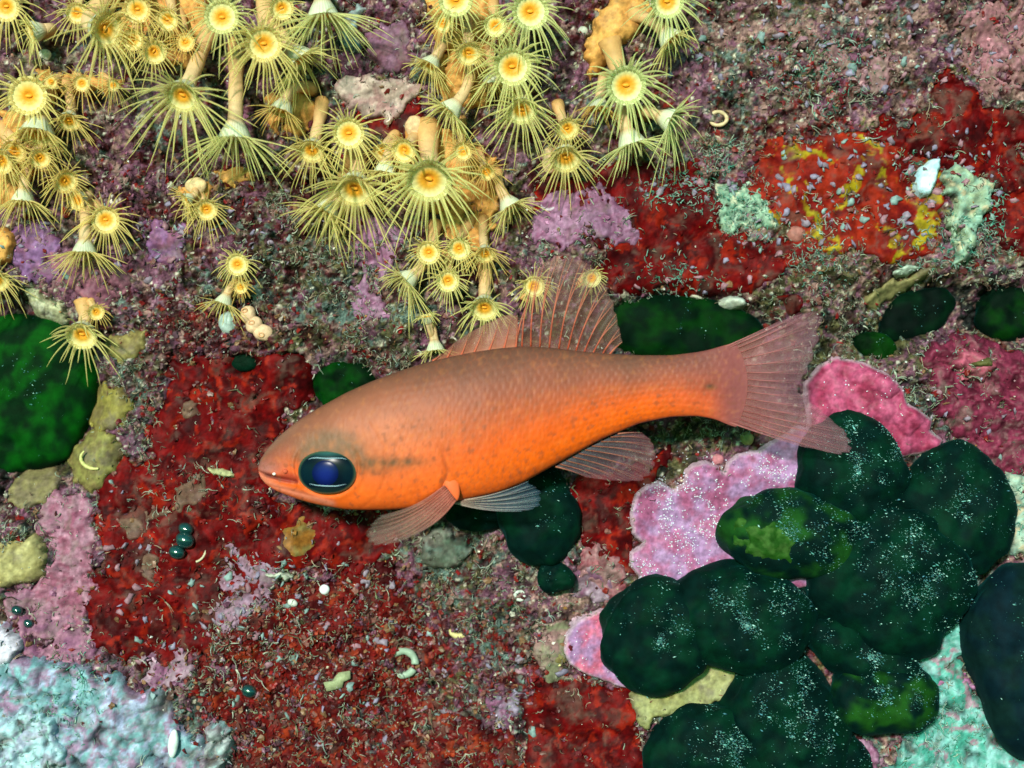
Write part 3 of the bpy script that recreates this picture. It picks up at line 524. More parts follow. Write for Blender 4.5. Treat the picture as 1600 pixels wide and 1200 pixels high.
scatter('red_algae_flakes', 'tiny maroon and orange leafy flakes of red algae on the rock', flakes, P+nr*1.5, align(nr+rng.normal(0, .45, nr.shape)), rng.uniform(2, 6.5, n),
        local(P, .6, 1.7, pick([(.20, .010, .010), (.10, .006, .010), (.16, .012, .008), (.18, .07, .06), (.20, .10, .05), (.06, .012, .012)], n), .45), M_bits, False)
def allover(x, y):
    d = 0.35+0*x
    for cx, cy, rx, ry in [(35, 610, 100, 125), (1065, 515, 130, 45), (1585, 488, 50, 40)]: d = d*(1-.95*blob(x, y, cx, cy, rx, ry, 3))
    for cx, cy, rx, ry, a in [(1350, 80, 300, 110, .4), (560, 1050, 300, 150, .5), (1110, 690, 130, 30, .8), (900, 920, 90, 80, .5), (100, 250, 200, 150, .3), (70, 490, 40, 40, .6)]: d = d+a*blob(x, y, cx, cy, rx, ry, 2)
    for cx, cy, rx, ry in [(1130, 800, 140, 130), (930, 1010, 60, 60), (1340, 630, 90, 70), (200, 850, 60, 160), (1020, 330, 100, 90), (330, 660, 80, 60)]: d = d*(1-.75*blob(x, y, cx, cy, rx, ry, 2))
    return np.clip(d, 0, 1)
n = 9500; P, nr = place(n, allover); s = rng.gamma(1.7, .62, n)+.6
scatter('sediment_grains', 'pale sand grains and shell crumbs strewn over the wall', grains, P+nr*s[:, None]*.3, rotmats(n), np.minimum(s, 4.5),
        local(P, .6, 2.8, pick([(.62, .58, .50), (.45, .40, .30), (.50, .50, .46), (.34, .16, .12), (.42, .22, .26), (.20, .22, .20), (.70, .70, .68), (.08, .05, .05), (.30, .14, .04)], n), .38), M_bits, False)
def lild(x, y):
    d = 0*x
    for cx, cy, rx, ry, a in [(1350, 300, 220, 80, .5), (1060, 290, 60, 30, 1), (1230, 360, 60, 40, .6), (1120, 420, 120, 40, .25), (480, 900, 150, 60, .3), (560, 1050, 250, 120, .3), (1480, 230, 90, 40, .4), (380, 950, 80, 60, .6), (1330, 60, 260, 90, .5), (200, 870, 70, 110, .15), (1500, 640, 80, 80, .3), (280, 380, 250, 70, .4)]: d = d+a*blob(x, y, cx, cy, rx, ry, 1.6)
    return np.clip(d, 0, 1)*np.clip(sample(x, y, CLC)*6, 0, 1)
n = 800; P, nr = place(n, lild, False)
scatter('lilac_crust_flakes', 'small lilac-grey coralline flecks dotting the red sponges', flakes, P+nr*.8, align(nr*2+rng.normal(0, .15, nr.shape)), rng.uniform(2, 7.5, n),
        pick([(.24, .20, .30), (.24, .18, .24), (.20, .28, .28), (.30, .15, .19)], n, .15), M_cor)
def teald(x, y):
    d = 0*x
    for cx, cy, rx, ry, a in [(1060, 300, 60, 30, .7), (1160, 330, 50, 40, 1), (1280, 400, 40, 60, .5), (1500, 380, 80, 40, .6), (1420, 250, 30, 20, .3), (1120, 250, 30, 30, .8), (1050, 430, 60, 30, .4), (1550, 320, 20, 60, .5), (60, 1130, 60, 60, .2), (120, 1080, 40, 60, .5), (1470, 1130, 90, 60, .5), (1270, 110, 80, 60, .4), (1590, 780, 20, 60, .6)]: d = d+a*blob(x, y, cx, cy, rx, ry, 1.6)
    return np.clip(d, 0, 1)
n = 2600; P, nr = place(n, teald, False)
scatter('turquoise_turf', 'fine turquoise-green frilly turf on the right half of the wall', curls, P+nr, align(nr+rng.normal(0, .5, nr.shape)), rng.uniform(5, 13, n),
        pick([(.10, .38, .30), (.05, .22, .15), (.25, .50, .42), (.40, .55, .48)], n), M_fil)
# specks of sediment on the lobes and the pink plates
mbP = []; 
for (V, sp, rx, ry) in LOBES:
    k = int(1100*sp*rx*ry/6000)
    if k < 1: continue
    ctr = V.mean(0); nn = V-ctr
    nn = nn/np.linalg.norm(nn, axis=1)[:, None]
    pr = np.clip(nn[:, 2], 0, 1)*np.clip(0.30-0.75*nn[:, 1]+.45*nn[:, 0], 0.03, 1)*np.clip(.25+fbm(V[:, 0], V[:, 1], 35, 2, 9)*3, .08, 1.6); pr /= pr.sum()  # silt gathered at upper right also stands in for teal light there
    idx = rng.choice(len(V), k, p=pr); j = rng.normal(0, 1.6, (k, 3)); j[:, 2] *= .2
    mbP.append(V[idx]+j)
P = np.concatenate(mbP); n = len(P); s = np.minimum(rng.gamma(.9, .40, n)+.35, 3.0)
st = np.column_stack([s*rng.uniform(1, 2.2, n), s*.8, s*.6])
ang = rng.normal(.35, .35, n); Rz = np.stack([np.stack([np.cos(ang), -np.sin(ang), 0*ang], -1), np.stack([np.sin(ang), np.cos(ang), 0*ang], -1), np.stack([0*ang, 0*ang, 0*ang+1], -1)], -2)
scatter('lobe_sediment', 'pale teal-white silt specks settled on the dark green lobes', grains, P+[0, 0, .6], Rz, st, pick([(.16, .42, .40), (.07, .26, .24), (.36, .60, .56), (.05, .18, .14), (.06, .20, .26)], n), M_bits)
def plated(x, y):
    a = np.clip(blob(x, y, 1090, 790, 80, 70, 2)+blob(x, y, 1130, 860, 70, 60, 2)*.8+.8*blob(x, y, 1030, 890, 40, 40, 2)+.6*blob(x, y, 1200, 740, 50, 40, 2)+.15*blob(x, y, 920, 1000, 30, 40, 2)+.1*blob(x, y, 1350, 620, 70, 50, 2), 0, 1)
    return a*np.clip(.12+3*fbm(x, y, 34, 3, 88), .03, 1)
n = 1300; P, nr = place(n, plated, False); s = rng.uniform(.9, 2.5, n)
scatter('plate_sediment', 'bright white sediment dots on the pink coralline plates', grains, P+nr*.5, rotmats(n), s, pick([(.75, .72, .82), (.62, .60, .78)], n, .1), M_bits)

# ------------------------------------------------------------------ the yellow polyps
G0 = np.array([0, 1, 0.])
def polyp(x, y, r, Lt, f, root, h, label, n=28, tone=0.0, orange=0.0, open_=1.0, group='yellow cluster anemone polyps'):
    n = int(n*1.55)//2*2; tone *= .75
    """x,y: disc centre in the picture; f: facing (right, down, out); root: stalk foot in the picture; tone 0 warm .. 1 greenish"""
    base_h = sample(np.array([root[0]]), np.array([root[1]]))[0]
    h = surf(x, y)+h
    c = lift(x, y, h); d = np.array(f, float); d /= np.linalg.norm(d)
    k_ = (D-h)/D; r = r*k_; Lt = Lt*k_
    rt = np.array([root[0], root[1], base_h-4.])
    e1 = np.cross(d, [0.13, 0.2, 1.0]) if abs(d[2]) < 0.9 else np.cross(d, [0, 1, 0.1]); e1 /= np.linalg.norm(e1); e2 = np.cross(d, e1)
    rr = random.Random(int(x*31+y*7))
    t0 = thing('yellow_polyp', label, 'anemone polyp', tuple(rt), group)
    ycol = mix((1.0, .85, .34), (.78, .92, .48), tone).ravel(); ycol = mix(ycol, (.85, .42, .06), orange).ravel()  # tone paints the warm light at left and greenish light at right
    pale = mix((.98, .82, .38), (.68, .84, .50), tone).ravel(); pale = mix(pale, (.88, .52, .12), orange).ravel()
    # disc
    nu, nv = 12, 56; u = np.linspace(0, 1, nu)[:, None]; a = np.linspace(0, 2*np.pi, nv, endpoint=False)[None, :]
    rad = r*.97*u*(1+.025*np.cos(a*n/4)*u)
    hh = r*(0.26*u**2-0.10*np.exp(-(u/.22)**2)+.05*np.exp(-((u-.30)/.14)**2)+.030*np.cos(a*n/4)*u**2)
    V = c+(rad*np.cos(a))[..., None]*e1+(rad*np.sin(a))[..., None]*e2+hh[..., None]*d
    cu = np.array([[1.0, .60, .10], [.90, .33, .02], [.90, .42, .04], [.86, .62, .18]]); un = np.broadcast_to(u, (nu, nv)).ravel()
    colr = np.stack([np.interp(un, [0, .18, .42, .66], cu[:, k]) for k in range(3)], 1)
    colr = mix(colr, pale, sstep(.38, .85, un)); colr *= (1-.10*(.5+.5*np.cos(a*n/4+0*u)).ravel()*sstep(.35, .6, un))[:, None]
    mk('oral_disc', V.reshape(-1, 3), gridfaces(nu, nv, True), M_disc, t0, colr, tuple(rt))
    # mouth
    ms, mq = ell((0, 0, 0), (r*.19, r*.09, r*.07), 8, 12); V = c+ms[:, :1]*e1+ms[:, 1:2]*e2+(ms[:, 2:]+r*.03)*d
    mk('mouth', V, mq, M_disc, t0, np.array([.95, .42, .03]), tuple(rt))
    # cup with white ribs
    st = np.linspace(0, 1, 9)[:, None]; dirb = rt-c; dirb /= np.linalg.norm(dirb)
    rs_ = r*(.97*(1-st)**1.0*.62+.40+.0*st); rib = 1+.055*np.cos(a*int(n/1.55))*np.sin(np.pi*np.clip(st*1.3, 0, 1))
    cc = c[None, None]-(d*r*1.05)[None, None]*st[..., None]+(d*r*.24)[None, None]*(1-st[..., None])
    V = cc+((rs_*rib)*np.cos(a))[..., None]*e1+((rs_*rib)*np.sin(a))[..., None]*e2
    white = np.array([.80, .80, .58])*(1-orange*.4)
    stc = mix(white, (.72, .42, .20), sstep(.45, 1, np.broadcast_to(st, (9, nv)).ravel()))*(.86+.14*np.cos(a*int(n/1.55)+0*st).ravel())[:, None]
    mk('cup', V.reshape(-1, 3), gridfaces(9, nv, True)[:, ::-1], M_stalk, t0, stc, tuple(rt))
    # stalk: leaves the cup against the facing direction and bends to its foot
    p0 = c-d*r*.75; L0 = np.linalg.norm(rt-p0); p1 = p0-d*min(L0*.45, r*2.2); tt = np.linspace(0, 1, 12)[:, None]
    pm = p1*.5+rt*.5+np.array([0, 0, L0*.10])
    B = (1-tt)**3*p0+3*(1-tt)**2*tt*p1+3*(1-tt)*tt**2*pm+tt**3*rt
    R_ = r*np.interp(tt.ravel(), [0, .15, .5, 1], [.46, .44, .42, .60])*(1+.05*np.sin(tt.ravel()*17+x))
    mb = MB(); mb.tube(B, R_, 14, mix((.74, .50, .28), (.70, .36, .12), tt.ravel())*np.array([1, 1, 1]))
    mb.build('stalk', M_stalk, t0, tuple(rt))
    # tentacles in two rings
    mb = MB(); sg = 8; t = np.linspace(0, 1, sg)[:, None]
    for i in range(n):
        an = 2*math.pi*(i+rr.uniform(-.22, .22))/n; er = e1*math.cos(an)+e2*math.sin(an); up = i % 2
        el = math.radians((rr.uniform(30, 62) if up else rr.uniform(-2, 30)))*open_
        L = Lt*(rr.uniform(.55, 1.0) if rr.random() < .6 else rr.uniform(.9, 1.18))*(1.0 if not up else .86)
        ed = er*math.cos(el)+d*math.sin(el)
        sag = G0*L*rr.uniform(.30, .80)*(1.0 if ed[1] > -.3 else .8)
        side = np.cross(d, er)*L*rr.uniform(-.24, .24); curl = (er*.16-d*rr.uniform(.05, .3))*L
        p = c+er*r*.80+d*r*.19+ed*(L+r*.12)*t+(sag+side+curl)*t**2+side*np.sin(t*5)*.25
        R = np.interp(t.ravel(), [0, .25, .8, 1], [r*.088, r*.062, r*.036, r*.012])
        R = np.maximum(R, .80*np.interp(t.ravel(), [0, .9, 1], [1, 1, .4]))
        tc = mix(pale, ycol, sstep(.05, .5, t.ravel()))*rr.uniform(.88, 1.06)
        mb.tube(p, R, 5, tc)
    tag(mb.build('tentacles', M_tent, t0, tuple(rt)), kind='stuff')
    return t0
F_ = (0, .18, 1); T_ = (0, .72, .7); TT = (0, .95, .35)
POL = [
 # x, y, r, L, facing, root, h, label, n, tone, orange
 (163, 45, 30, 58, (.75, .25, .65), (215, -30), 95, "large blurred polyp tilted right near the top left", 30, .1, 0),
 (347, 27, 27, 36, (.05, .1, 1), (330, -60), 120, "polyp with pale green rim above the thick peach stalks", 28, .45, 0),
 (285, 148, 28, 78, (-.15, .7, .75), (340, 30), 120, "polyp with long trailing tentacles at the end of a thick stalk", 34, .3, 0),
 (412, 68, 29, 52, (.1, .3, 1), (415, -40), 110, "polyp with bright orange centre right of the hanging stalk", 30, .1, .05),
 (367, 212, 27, 68, (-.02, 1, .05), (374, 70), 100, "upside-down polyp showing its white collar on a long stalk", 32, .45, 0),
 (45, 150, 31, 34, (.02, .1, 1), (70, 160), 60, "brightest lemon yellow polyp facing out near the left edge", 28, 0, 0),
 (58, 208, 30, 30, (-.05, .9, .35), (80, 150), 40, "swollen yellow polyp hanging below the brightest one", 26, 0, .15),
 (128, 130, 13, 28, (.1, .3, 1), (120, 118), 30, "small polyp between the brightest polyp and a tinier one", 22, 0, .3),
 (177, 133, 10, 24, (.1, .3, 1), (160, 118), 26, "tiny polyp to the right of the small orange one", 20, 0, .25),
 (80, 128, 11, 22, (-.1, .2, 1), (100, 122), 30, "tiny orange polyp touching the brightest one's right rim", 20, 0, .4),
 (108, 188, 18, 34, (.02, .75, .65), (106, 130), 42, "small polyp hanging from the orange branch at the left", 24, 0, .2),
 (22, 236, 20, 24, (.1, .5, .8), (0, 200), 40, "orange centred polyp at the left edge under the swollen one", 24, 0, .35),
 (2, 250, 22, 40, (-.2, .5, .8), (10, 200), 46, "bright polyp cut by the left edge", 26, 0, .1),
 (36, 312, 19, 38, (-.05, 1, .1), (55, 230), 46, "down-facing polyp on a straight stalk at the left", 28, 0, .05),
 (101, 282, 20, 34, (.5, .4, .75), (62, 255), 44, "polyp turned right beside the straight stalk", 26, 0, .15),
 (165, 343, 22, 38, (.15, .25, 1), (128, 310), 44, "polyp with bold orange centre left of the purple patch", 30, 0, .1),
 (132, 392, 20, 44, (0, 1, .12), (133, 315), 44, "down-facing polyp spreading tentacles over rosy crust", 32, .05, .1),
 (122, 312, 17, 16, (-.5, .3, .8), (128, 292), 34, "contracted yellow polyp at the fork of the left stalk", 18, 0, .25),
 (128, 522, 25, 36, (0, .6, .8), (128, 470), 50, "flat polyp with long spiky tentacles over the green hollow", 20, .15, 0),
 (150, 487, 13, 14, (.3, .3, .8), (140, 470), 30, "small closed polyp joined to the flat spiky one", 18, .05, .35),
 (-6, 438, 20, 38, (.3, .6, .7), (-30, 400), 44, "polyp reaching in from the left edge above the green alga", 24, .05, .1),
 (322, 326, 18, 28, (.15, .45, .9), (305, 300), 36, "small polyp below the peach lump left of centre", 26, .05, .15),
 (292, 312, 12, 24, (-.7, .5, .4), (305, 295), 30, "sideways polyp on the left of the peach lump", 20, .05, .15),
 (371, 413, 18, 20, (.0, .15, 1), (378, 435), 40, "upper polyp of the lone trio above the fuzzy white ball", 28, .15, .1),
 (376, 448, 11, 12, (.1, .3, 1), (366, 462), 40, "middle orange polyp of the lone trio", 18, .1, .5),
 (350, 472, 15, 28, (-.35, .95, .1), (372, 440), 30, "lowest polyp of the lone trio facing down", 24, .15, .2),
 (545, 208, 25, 40, (.02, .2, 1), (550, 260), 62, "polyp with broad pale rim below the ruffled pinkish crust", 32, .2, .05),
 (487, 234, 22, 42, (-.1, .7, .7), (505, 160), 56, "polyp on a slanting peach stalk left of the broad-rimmed one", 30, .15, .15),
 (554, 294, 31, 66, (-.05, .72, .7), (560, 225), 68, "large shaggy polyp with long tentacles above the turf", 38, .2, .05),
 (510, 330, 22, 52, (-.5, .85, .2), (540, 270), 40, "half hidden polyp drooping left under the shaggy one", 30, .2, .1),
 (670, 279, 36, 56, (.02, .55, .85), (668, 200), 84, "biggest polyp of the central cluster with a mint green rim", 38, .4, 0),
 (632, 234, 20, 26, (-.25, .45, .85), (650, 215), 60, "tilted polyp just upper left of the biggest central one", 24, .1, .2),
 (723, 236, 15, 32, (.1, .35, .95), (722, 185), 60, "small orange polyp upper right of the biggest central one", 26, .2, .4),
 (760, 268, 14, 28, (.2, .5, .9), (750, 235), 40, "dim orange polyp at the right side of the central cluster", 22, .2, .45),
 (602, 268, 19, 32, (-.15, 1, .15), (625, 225), 44, "down-facing polyp between the shaggy and the biggest one", 26, .2, .15),
 (800, 104, 30, 46, (.1, .25, 1), (790, 50), 84, "polyp with a glowing orange centre in the top middle", 34, .5, 0),
 (828, 18, 29, 44, (.1, .15, 1), (815, -60), 84, "mint rimmed polyp at the top edge right of centre", 32, .65, 0),
 (774, 40, 18, 26, (0, .2, 1), (770, 5), 64, "medium polyp between two larger ones at the top middle", 26, .4, 0),
 (692, 36, 15, 26, (-.1, .3, 1), (705, 10), 56, "small orange polyp left of the medium one at the top", 24, .25, .35),
 (712, 0, 27, 26, (0, .1, 1), (712, -60), 74, "green rimmed polyp cut by the top edge", 28, .5, 0),
 (732, 82, 20, 24, (0, .6, .8), (728, 40), 56, "short polyp hanging above a white necked stalk", 26, .2, .2),
 (672, 102, 18, 32, (-.5, .8, .3), (700, 70), 40, "polyp fanning left at the edge of the bare rock", 26, .25, .15),
 (704, 172, 20, 44, (-.62, .75, .1), (735, 90), 66, "polyp on a white neck facing down and left", 30, .4, .05),
 (770, 130, 18, 36, (.1, 1, .15), (765, 80), 44, "drooping polyp left below the glowing orange one", 26, .3, .15),
 (815, 171, 24, 48, (.05, .65, .75), (805, 120), 66, "polyp with a slit mouth and long fringe below the glowing one", 32, .45, .05),
 (886, 200, 19, 24, (.2, .5, .85), (870, 165), 50, "upper polyp of a stacked pair beside the scarlet sponge", 24, .3, .25),
 (884, 246, 25, 36, (.05, .65, .7), (862, 262), 50, "lower polyp of the stacked pair with fine drooping fringe", 32, .35, .15),
 (978, 133, 31, 46, (.05, .25, 1), (950, 70), 92, "mint green polyp standing alone on the right", 34, .75, 0),
 (1046, 188, 21, 52, (.95, .45, .25), (1012, 178), 60, "polyp in profile facing right with a ribbed white collar", 28, .7, 0),
 (986, 222, 23, 48, (.35, .95, .05), (975, 165), 62, "down-curled polyp with a beaded white collar over the sponge", 28, .6, 0),
 (1048, 62, 22, 30, (.6, .75, .2), (985, 30), 62, "yellow polyp closing at the end of a sideways stalk", 26, .3, .15),
 (1042, 2, 26, 42, (.1, .35, .9), (1000, -50), 74, "pale green polyp cut by the top edge on the right", 30, .75, 0),
 (936, 166, 17, 24, (-.1, 1, .1), (945, 120), 46, "orange down-facing polyp behind the mint green one", 22, .1, .6),
 (505, 22, 26, 76, (.1, .98, .1), (450, -10), 90, "polyp hanging long tentacles over the blue-white crust", 32, .55, 0),
 (468, 92, 25, 50, (.65, .75, .1), (425, 20), 62, "polyp behind the orange centred one trailing to the right", 28, .35, .05),
 (440, 172, 20, 36, (-.3, .9, .2), (490, 140), 36, "dim polyp drooping from the orange branch at mid top", 24, .1, .4),
 (670, 394, 19, 24, (-.1, .2, 1), (680, 350), 54, "round polyp at the upper left of the low central group", 28, .15, .15),
 (717, 388, 18, 20, (.05, .25, 1), (735, 340), 58, "pale domed polyp in the middle of the low central group", 28, .25, .05),
 (758, 396, 16, 28, (.1, .7, .7), (755, 340), 46, "tilted polyp at the upper right of the low central group", 26, .15, .3),
 (700, 438, 18, 24, (.0, .25, 1), (700, 395), 56, "polyp with a dot-like orange mouth at the group's bottom", 28, .3, .05),
 (636, 438, 19, 42, (-.75, .65, .15), (670, 400), 44, "polyp in profile spraying tentacles left of the low group", 30, .3, .1),
 (757, 480, 23, 30, (0, .65, .75), (758, 410), 54, "polyp on a long stalk just above the first dorsal fin", 28, .35, .05),
 (668, 496, 12, 12, (-.2, -1, .3), (680, 535), 26, "short upward polyp above the fish's back", 18, .3, .1),
 (680, 545, 15, 20, (.1, .9, .1), (672, 500), 18, "small down-facing polyp partly behind the fish's back", 22, .3, .1),
 (797, 322, 19, 36, (.5, .85, .2), (775, 270), 50, "polyp fanning right toward the scarlet sponge", 30, .3, .1),
 (834, 447, 17, 24, (.05, .2, 1), (820, 470), 28, "orange eyed polyp behind the front of the second dorsal fin", 28, .2, .1),
 (924, 434, 15, 16, (.3, .3, .9), (905, 445), 26, "small polyp right behind the tip of the second dorsal fin", 20, .3, .05),
 (52, 50, 20, 22, (-.75, .3, .4), (75, 60), 50, "polyp with a white ribbed collar facing left in the corner", 22, .25, 0),
 (240, 80, 20, 26, (.4, .4, .85), (255, 30), 66, "blurry pale polyp between the two large top left ones", 22, .1, .1),
 (215, 14, 22, 38, (0, .3, 1), (230, -40), 80, "blurred orange polyp at the top edge on the left", 24, .05, .3),
 (290, 66, 15, 20, (.1, .2, 1), (285, 20), 70, "orange budding polyp left of the thick peach stalks", 18, .05, .6),
 (208, 62, 17, 26, (.1, .25, 1), (220, 20), 64, "pale polyp tucked right of the large blurred polyp", 26, .05, .1),
 (262, 30, 18, 24, (-.05, .3, 1), (262, -30), 74, "polyp above the orange budding one near the top edge", 26, .05, .15),
 (120, 20, 17, 30, (.2, .3, .9), (140, -40), 54, "polyp at the top edge left of the large blurred polyp", 26, .05, .05),
 (440, 12, 19, 30, (.2, .4, .9), (430, -50), 60, "polyp cut by the top edge above the bright orange centred one", 26, .2, .1),
 (62, 246, 17, 24, (.3, .5, .8), (40, 210), 44, "yellow polyp right of the swollen yellow one at the left", 24, 0, .2),
 (598, 236, 15, 24, (-.1, .6, .8), (620, 210), 44, "small polyp below right of the broad-rimmed one", 24, .2, .3),
 (10, 10, 24, 40, (-.1, .3, 1), (20, -60), 60, "pale polyp in the top left corner", 26, .1, .1),
]
for p in POL: polyp(*p)

# ------------------------------------------------------------------ the fish
FH = 122.0
ff = (D-FH)/D
def fx_(p): return np.array([800+(p[0]-800)*ff, 600+(p[1]-600)*ff])
top = np.array([(404, 728), (408, 716), (418, 701), (434, 684), (452, 668), (475, 651), (500, 636), (540, 614), (580, 596), (620, 581), (660, 568), (700, 558), (740, 550), (780, 544), (820, 541), (860, 543), (900, 548), (940, 552), (1000, 555), (1050, 555), (1090, 550), (1125, 543), (1160, 537), (1190, 533)])
bot = np.array([(404, 738), (408, 748), (418, 759), (434, 768), (452, 775), (475, 783), (500, 789), (540, 796), (580, 797), (620, 796), (660, 792), (700, 785), (740, 778), (780, 769), (820, 753), (860, 730), (900, 708), (940, 686), (1000, 661), (1050, 651), (1090, 650), (1125, 656), (1160, 665), (1190, 676)])
wid = np.array([(404, 3), (410, 10), (420, 15), (440, 22), (470, 30), (520, 39), (600, 49), (680, 53), (760, 51), (840, 43), (920, 33), (1000, 24), (1080, 16), (1130, 8), (1155, 3), (1168, 1.2)])
U = np.linspace(0, 1, 520); XS = 404+764*(U**1.5*.35+U*.65); XS[0] = 404
def smi(tab, X, k=9):
    y = np.interp(X, tab[:, 0], tab[:, 1]); pad = np.concatenate([np.full(k, y[0])*1.0, y, np.full(k, y[-1])]); w_ = np.hanning(2*k+3)[1:-1]; w_ /= w_.sum()
    s = np.convolve(pad, w_, 'same')[k:-k]; m_ = sstep(0, 12, np.arange(len(X))); return y*(1-m_)+s*m_
ty, by_, wd = smi(top, XS), smi(bot, XS), smi(wid, XS)
NV = 168; th = np.linspace(0, 2*np.pi, NV, endpoint=False)[None, :]
mid = (ty+by_)[:, None]/2; hl = (by_-ty)[:, None]/2
sy = np.sin(th); cz = np.cos(th)                # th=0 faces the camera
yy = mid+hl*sy; hz = wd[:, None]*np.sign(cz)*np.abs(cz)**0.85
xx = np.broadcast_to(XS[:, None], yy.shape)-18*sstep(1100, 1168, XS)[:, None]*sy**2
v = (yy-ty[:, None])/(by_-ty)[:, None]
near = np.clip(cz, 0, 1)**.3
def pl(P, X, Y): return -np.abs(polyline(X, Y, P))
def polyline(X, Y, P):
    d = np.full(X.shape, 1e9)
    for (ax, ay), (bx, by) in zip(P[:-1], P[1:]):
        ex, ey = bx-ax, by-ay; t = np.clip(((X-ax)*ex+(Y-ay)*ey)/(ex*ex+ey*ey), 0, 1); d = np.minimum(d, np.hypot(X-ax-t*ex, Y-ay-t*ey))
    return d
mouth = polyline(xx, yy, [(400, 736), (415, 741), (440, 747), (466, 751)]); maxi = polyline(xx, yy, [(418, 757), (450, 764), (490, 773), (520, 779)])
gill = polyline(xx, yy, [(640, 640), (672, 670), (692, 700), (701, 735), (690, 765), (660, 783)]); pre = polyline(xx, yy, [(580, 660), (605, 700), (606, 740), (590, 775), (565, 793)])
eyeD = np.hypot((xx-515)/48, (yy-727)/44)
disp = -4.5*np.exp(-(mouth/3.0)**2)-1.2*np.exp(-(maxi/2.5)**2)+(-1.6*np.exp(-(gill/3.5)**2)+1.0*np.exp(-((gill-7)/6)**2))*sstep(660, 720, yy)-.8*np.exp(-(pre/3)**2)
disp = disp-2.5*np.exp(-((eyeD-1.03)/.05)**2)*sstep(690, 725, yy)+1.2*np.exp(-((eyeD-1.16)/.08)**2)*sstep(690, 725, yy)
# scales: overlapping rows
bodym = sstep(560, 640, xx)*(1-sstep(1120, 1160, xx))
rowh = 10.0; ru = (yy-mid)/hl*np.interp(XS, [600, 700, 900, 1100], [96, 108, 80, 46])[:, None]/rowh; row = np.floor(ru); sx_ = xx/12.0+0.5*(row % 2); cellx = sx_-np.floor(sx_)-.5; celly = ru-row-.5
sd_ = np.hypot((cellx+.25)/.8, celly/.62)
disp = disp+bodym*0.55*(1-sstep(.2, .95, sd_))+.5*fbm(xx, yy, 6, 2, 3)
hz2 = hz+disp*near*np.where(cz > 0, 1, 0)
nz = fbm(xx, yy, 60, 4, 31); nz2 = fbm(xx, yy, 12, 3, 33)
vk = np.array([0, .10, .30, .50, .66, .85, 1.0]); kc = np.array([[.125, .052, .036], [.155, .056, .037], [.27, .066, .038], [.47, .080, .024], [.72, .092, .009], [.82, .108, .004], [.74, .10, .010]])  # back-to-belly gradient: countershading plus light painted into the skin
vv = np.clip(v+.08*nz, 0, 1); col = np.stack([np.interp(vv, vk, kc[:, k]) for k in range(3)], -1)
def blend(c, t):
    global col
    t = np.clip(t, 0, 1)[..., None]; col = col*(1-t)+np.array(c)*t
tail = sstep(980, 1170, xx); blend((.235, .058, .060), np.maximum(tail*.85*(1-.45*v), sstep(1070, 1150, xx)))
blend((.70, .20, .09), .45*blob(xx, yy, 600, 690, 110, 70, 1))
blend((.40, .22, .17), .35*sstep(.2, -.1, v-.05)*sstep(500, 420, xx))
blend((.10, .06, .03), (1.0*blob(xx, yy, 584, 724, 36, 15, 1)+.85*blob(xx, yy, 640, 720, 34, 8, 1))*(.8+.6*nz2)); blend((.15, .08, .04), .30*blob(xx, yy, 520, 690, 60, 20, 1))
blend((.17, .085, .045), (.80+.5*nz2)*sstep(1.55, .85, np.hypot((xx-520)/48, (yy-722)/44))*sstep(735, 705, yy))
blend((.30, .14, .14), .7*blob(xx, yy, 418, 733, 26, 12, 1))
blend((.06, .006, .008), .95*np.exp(-(mouth/4.2)**2)*sstep(406, 418, xx)); blend((.30, .03, .02), .8*blob(xx, yy, 455, 745, 18, 9, 2))
blend((.66, .24, .18), .6*np.exp(-((polyline(xx, yy, [(404, 745), (440, 762), (520, 785)]))/6)**2))
blend((.40, .06, .015), .85*np.exp(-(gill/2.4)**2)*sstep(680, 735, yy)+.18*np.exp(-(pre/2.5)**2)+.25*np.exp(-(maxi/1.6)**2))
blend((.05, .03, .02), .85*blob(xx, yy, 1108, 604, 9, 5, 1))
# fine dark dots at the scale edges, and mottling
dots = (_h(np.floor(sx_), row, 12) > .42)*np.exp(-((cellx+.35)**2+celly**2)/.035)*bodym*sstep(.25, .45, v)*sstep(.98, .9, v)
blend((.16, .05, .02), .36*dots); edgeS = bodym*np.exp(-((sd_-.92)/.12)**2)
blend((.30, .07, .03), .42*edgeS*(.4+.6*sstep(-.2,.3,nz)))
blend((.20, .06, .03), .50*sstep(.18, .5, nz2)*sstep(.15, .4, v)*(1-.5*tail)); blend((.90, .30, .06), .08*sstep(.1, .5, -nz2))
col = col*.96*(1+.16*fbm(xx, yy, 26, 4, 71, .7))[..., None]
pos = np.stack([800+(xx-800)*ff, 600+(yy-600)*ff, FH+hz2*ff], -1)
FO = tuple(lift(750, 680, FH))
fish = thing('cardinalfish', 'orange-red fish with a large dark blue eye swimming left past the wall', 'fish', FO)
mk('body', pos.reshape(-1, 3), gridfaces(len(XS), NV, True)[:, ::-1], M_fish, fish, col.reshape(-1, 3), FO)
def body_h(x, y):
    """near surface of the body at picture place x, y"""
    t = np.interp(x, XS, ty); b = np.interp(x, XS, by_); w_ = np.interp(x, XS, wd); s = np.clip((y-(t+b)/2)/((b-t)/2), -1, 1); return w_*np.sqrt(1-s*s)**.85
def fp(x, y, dh=0): return np.array([800+(x-800)*ff, 600+(y-600)*ff, FH+dh])
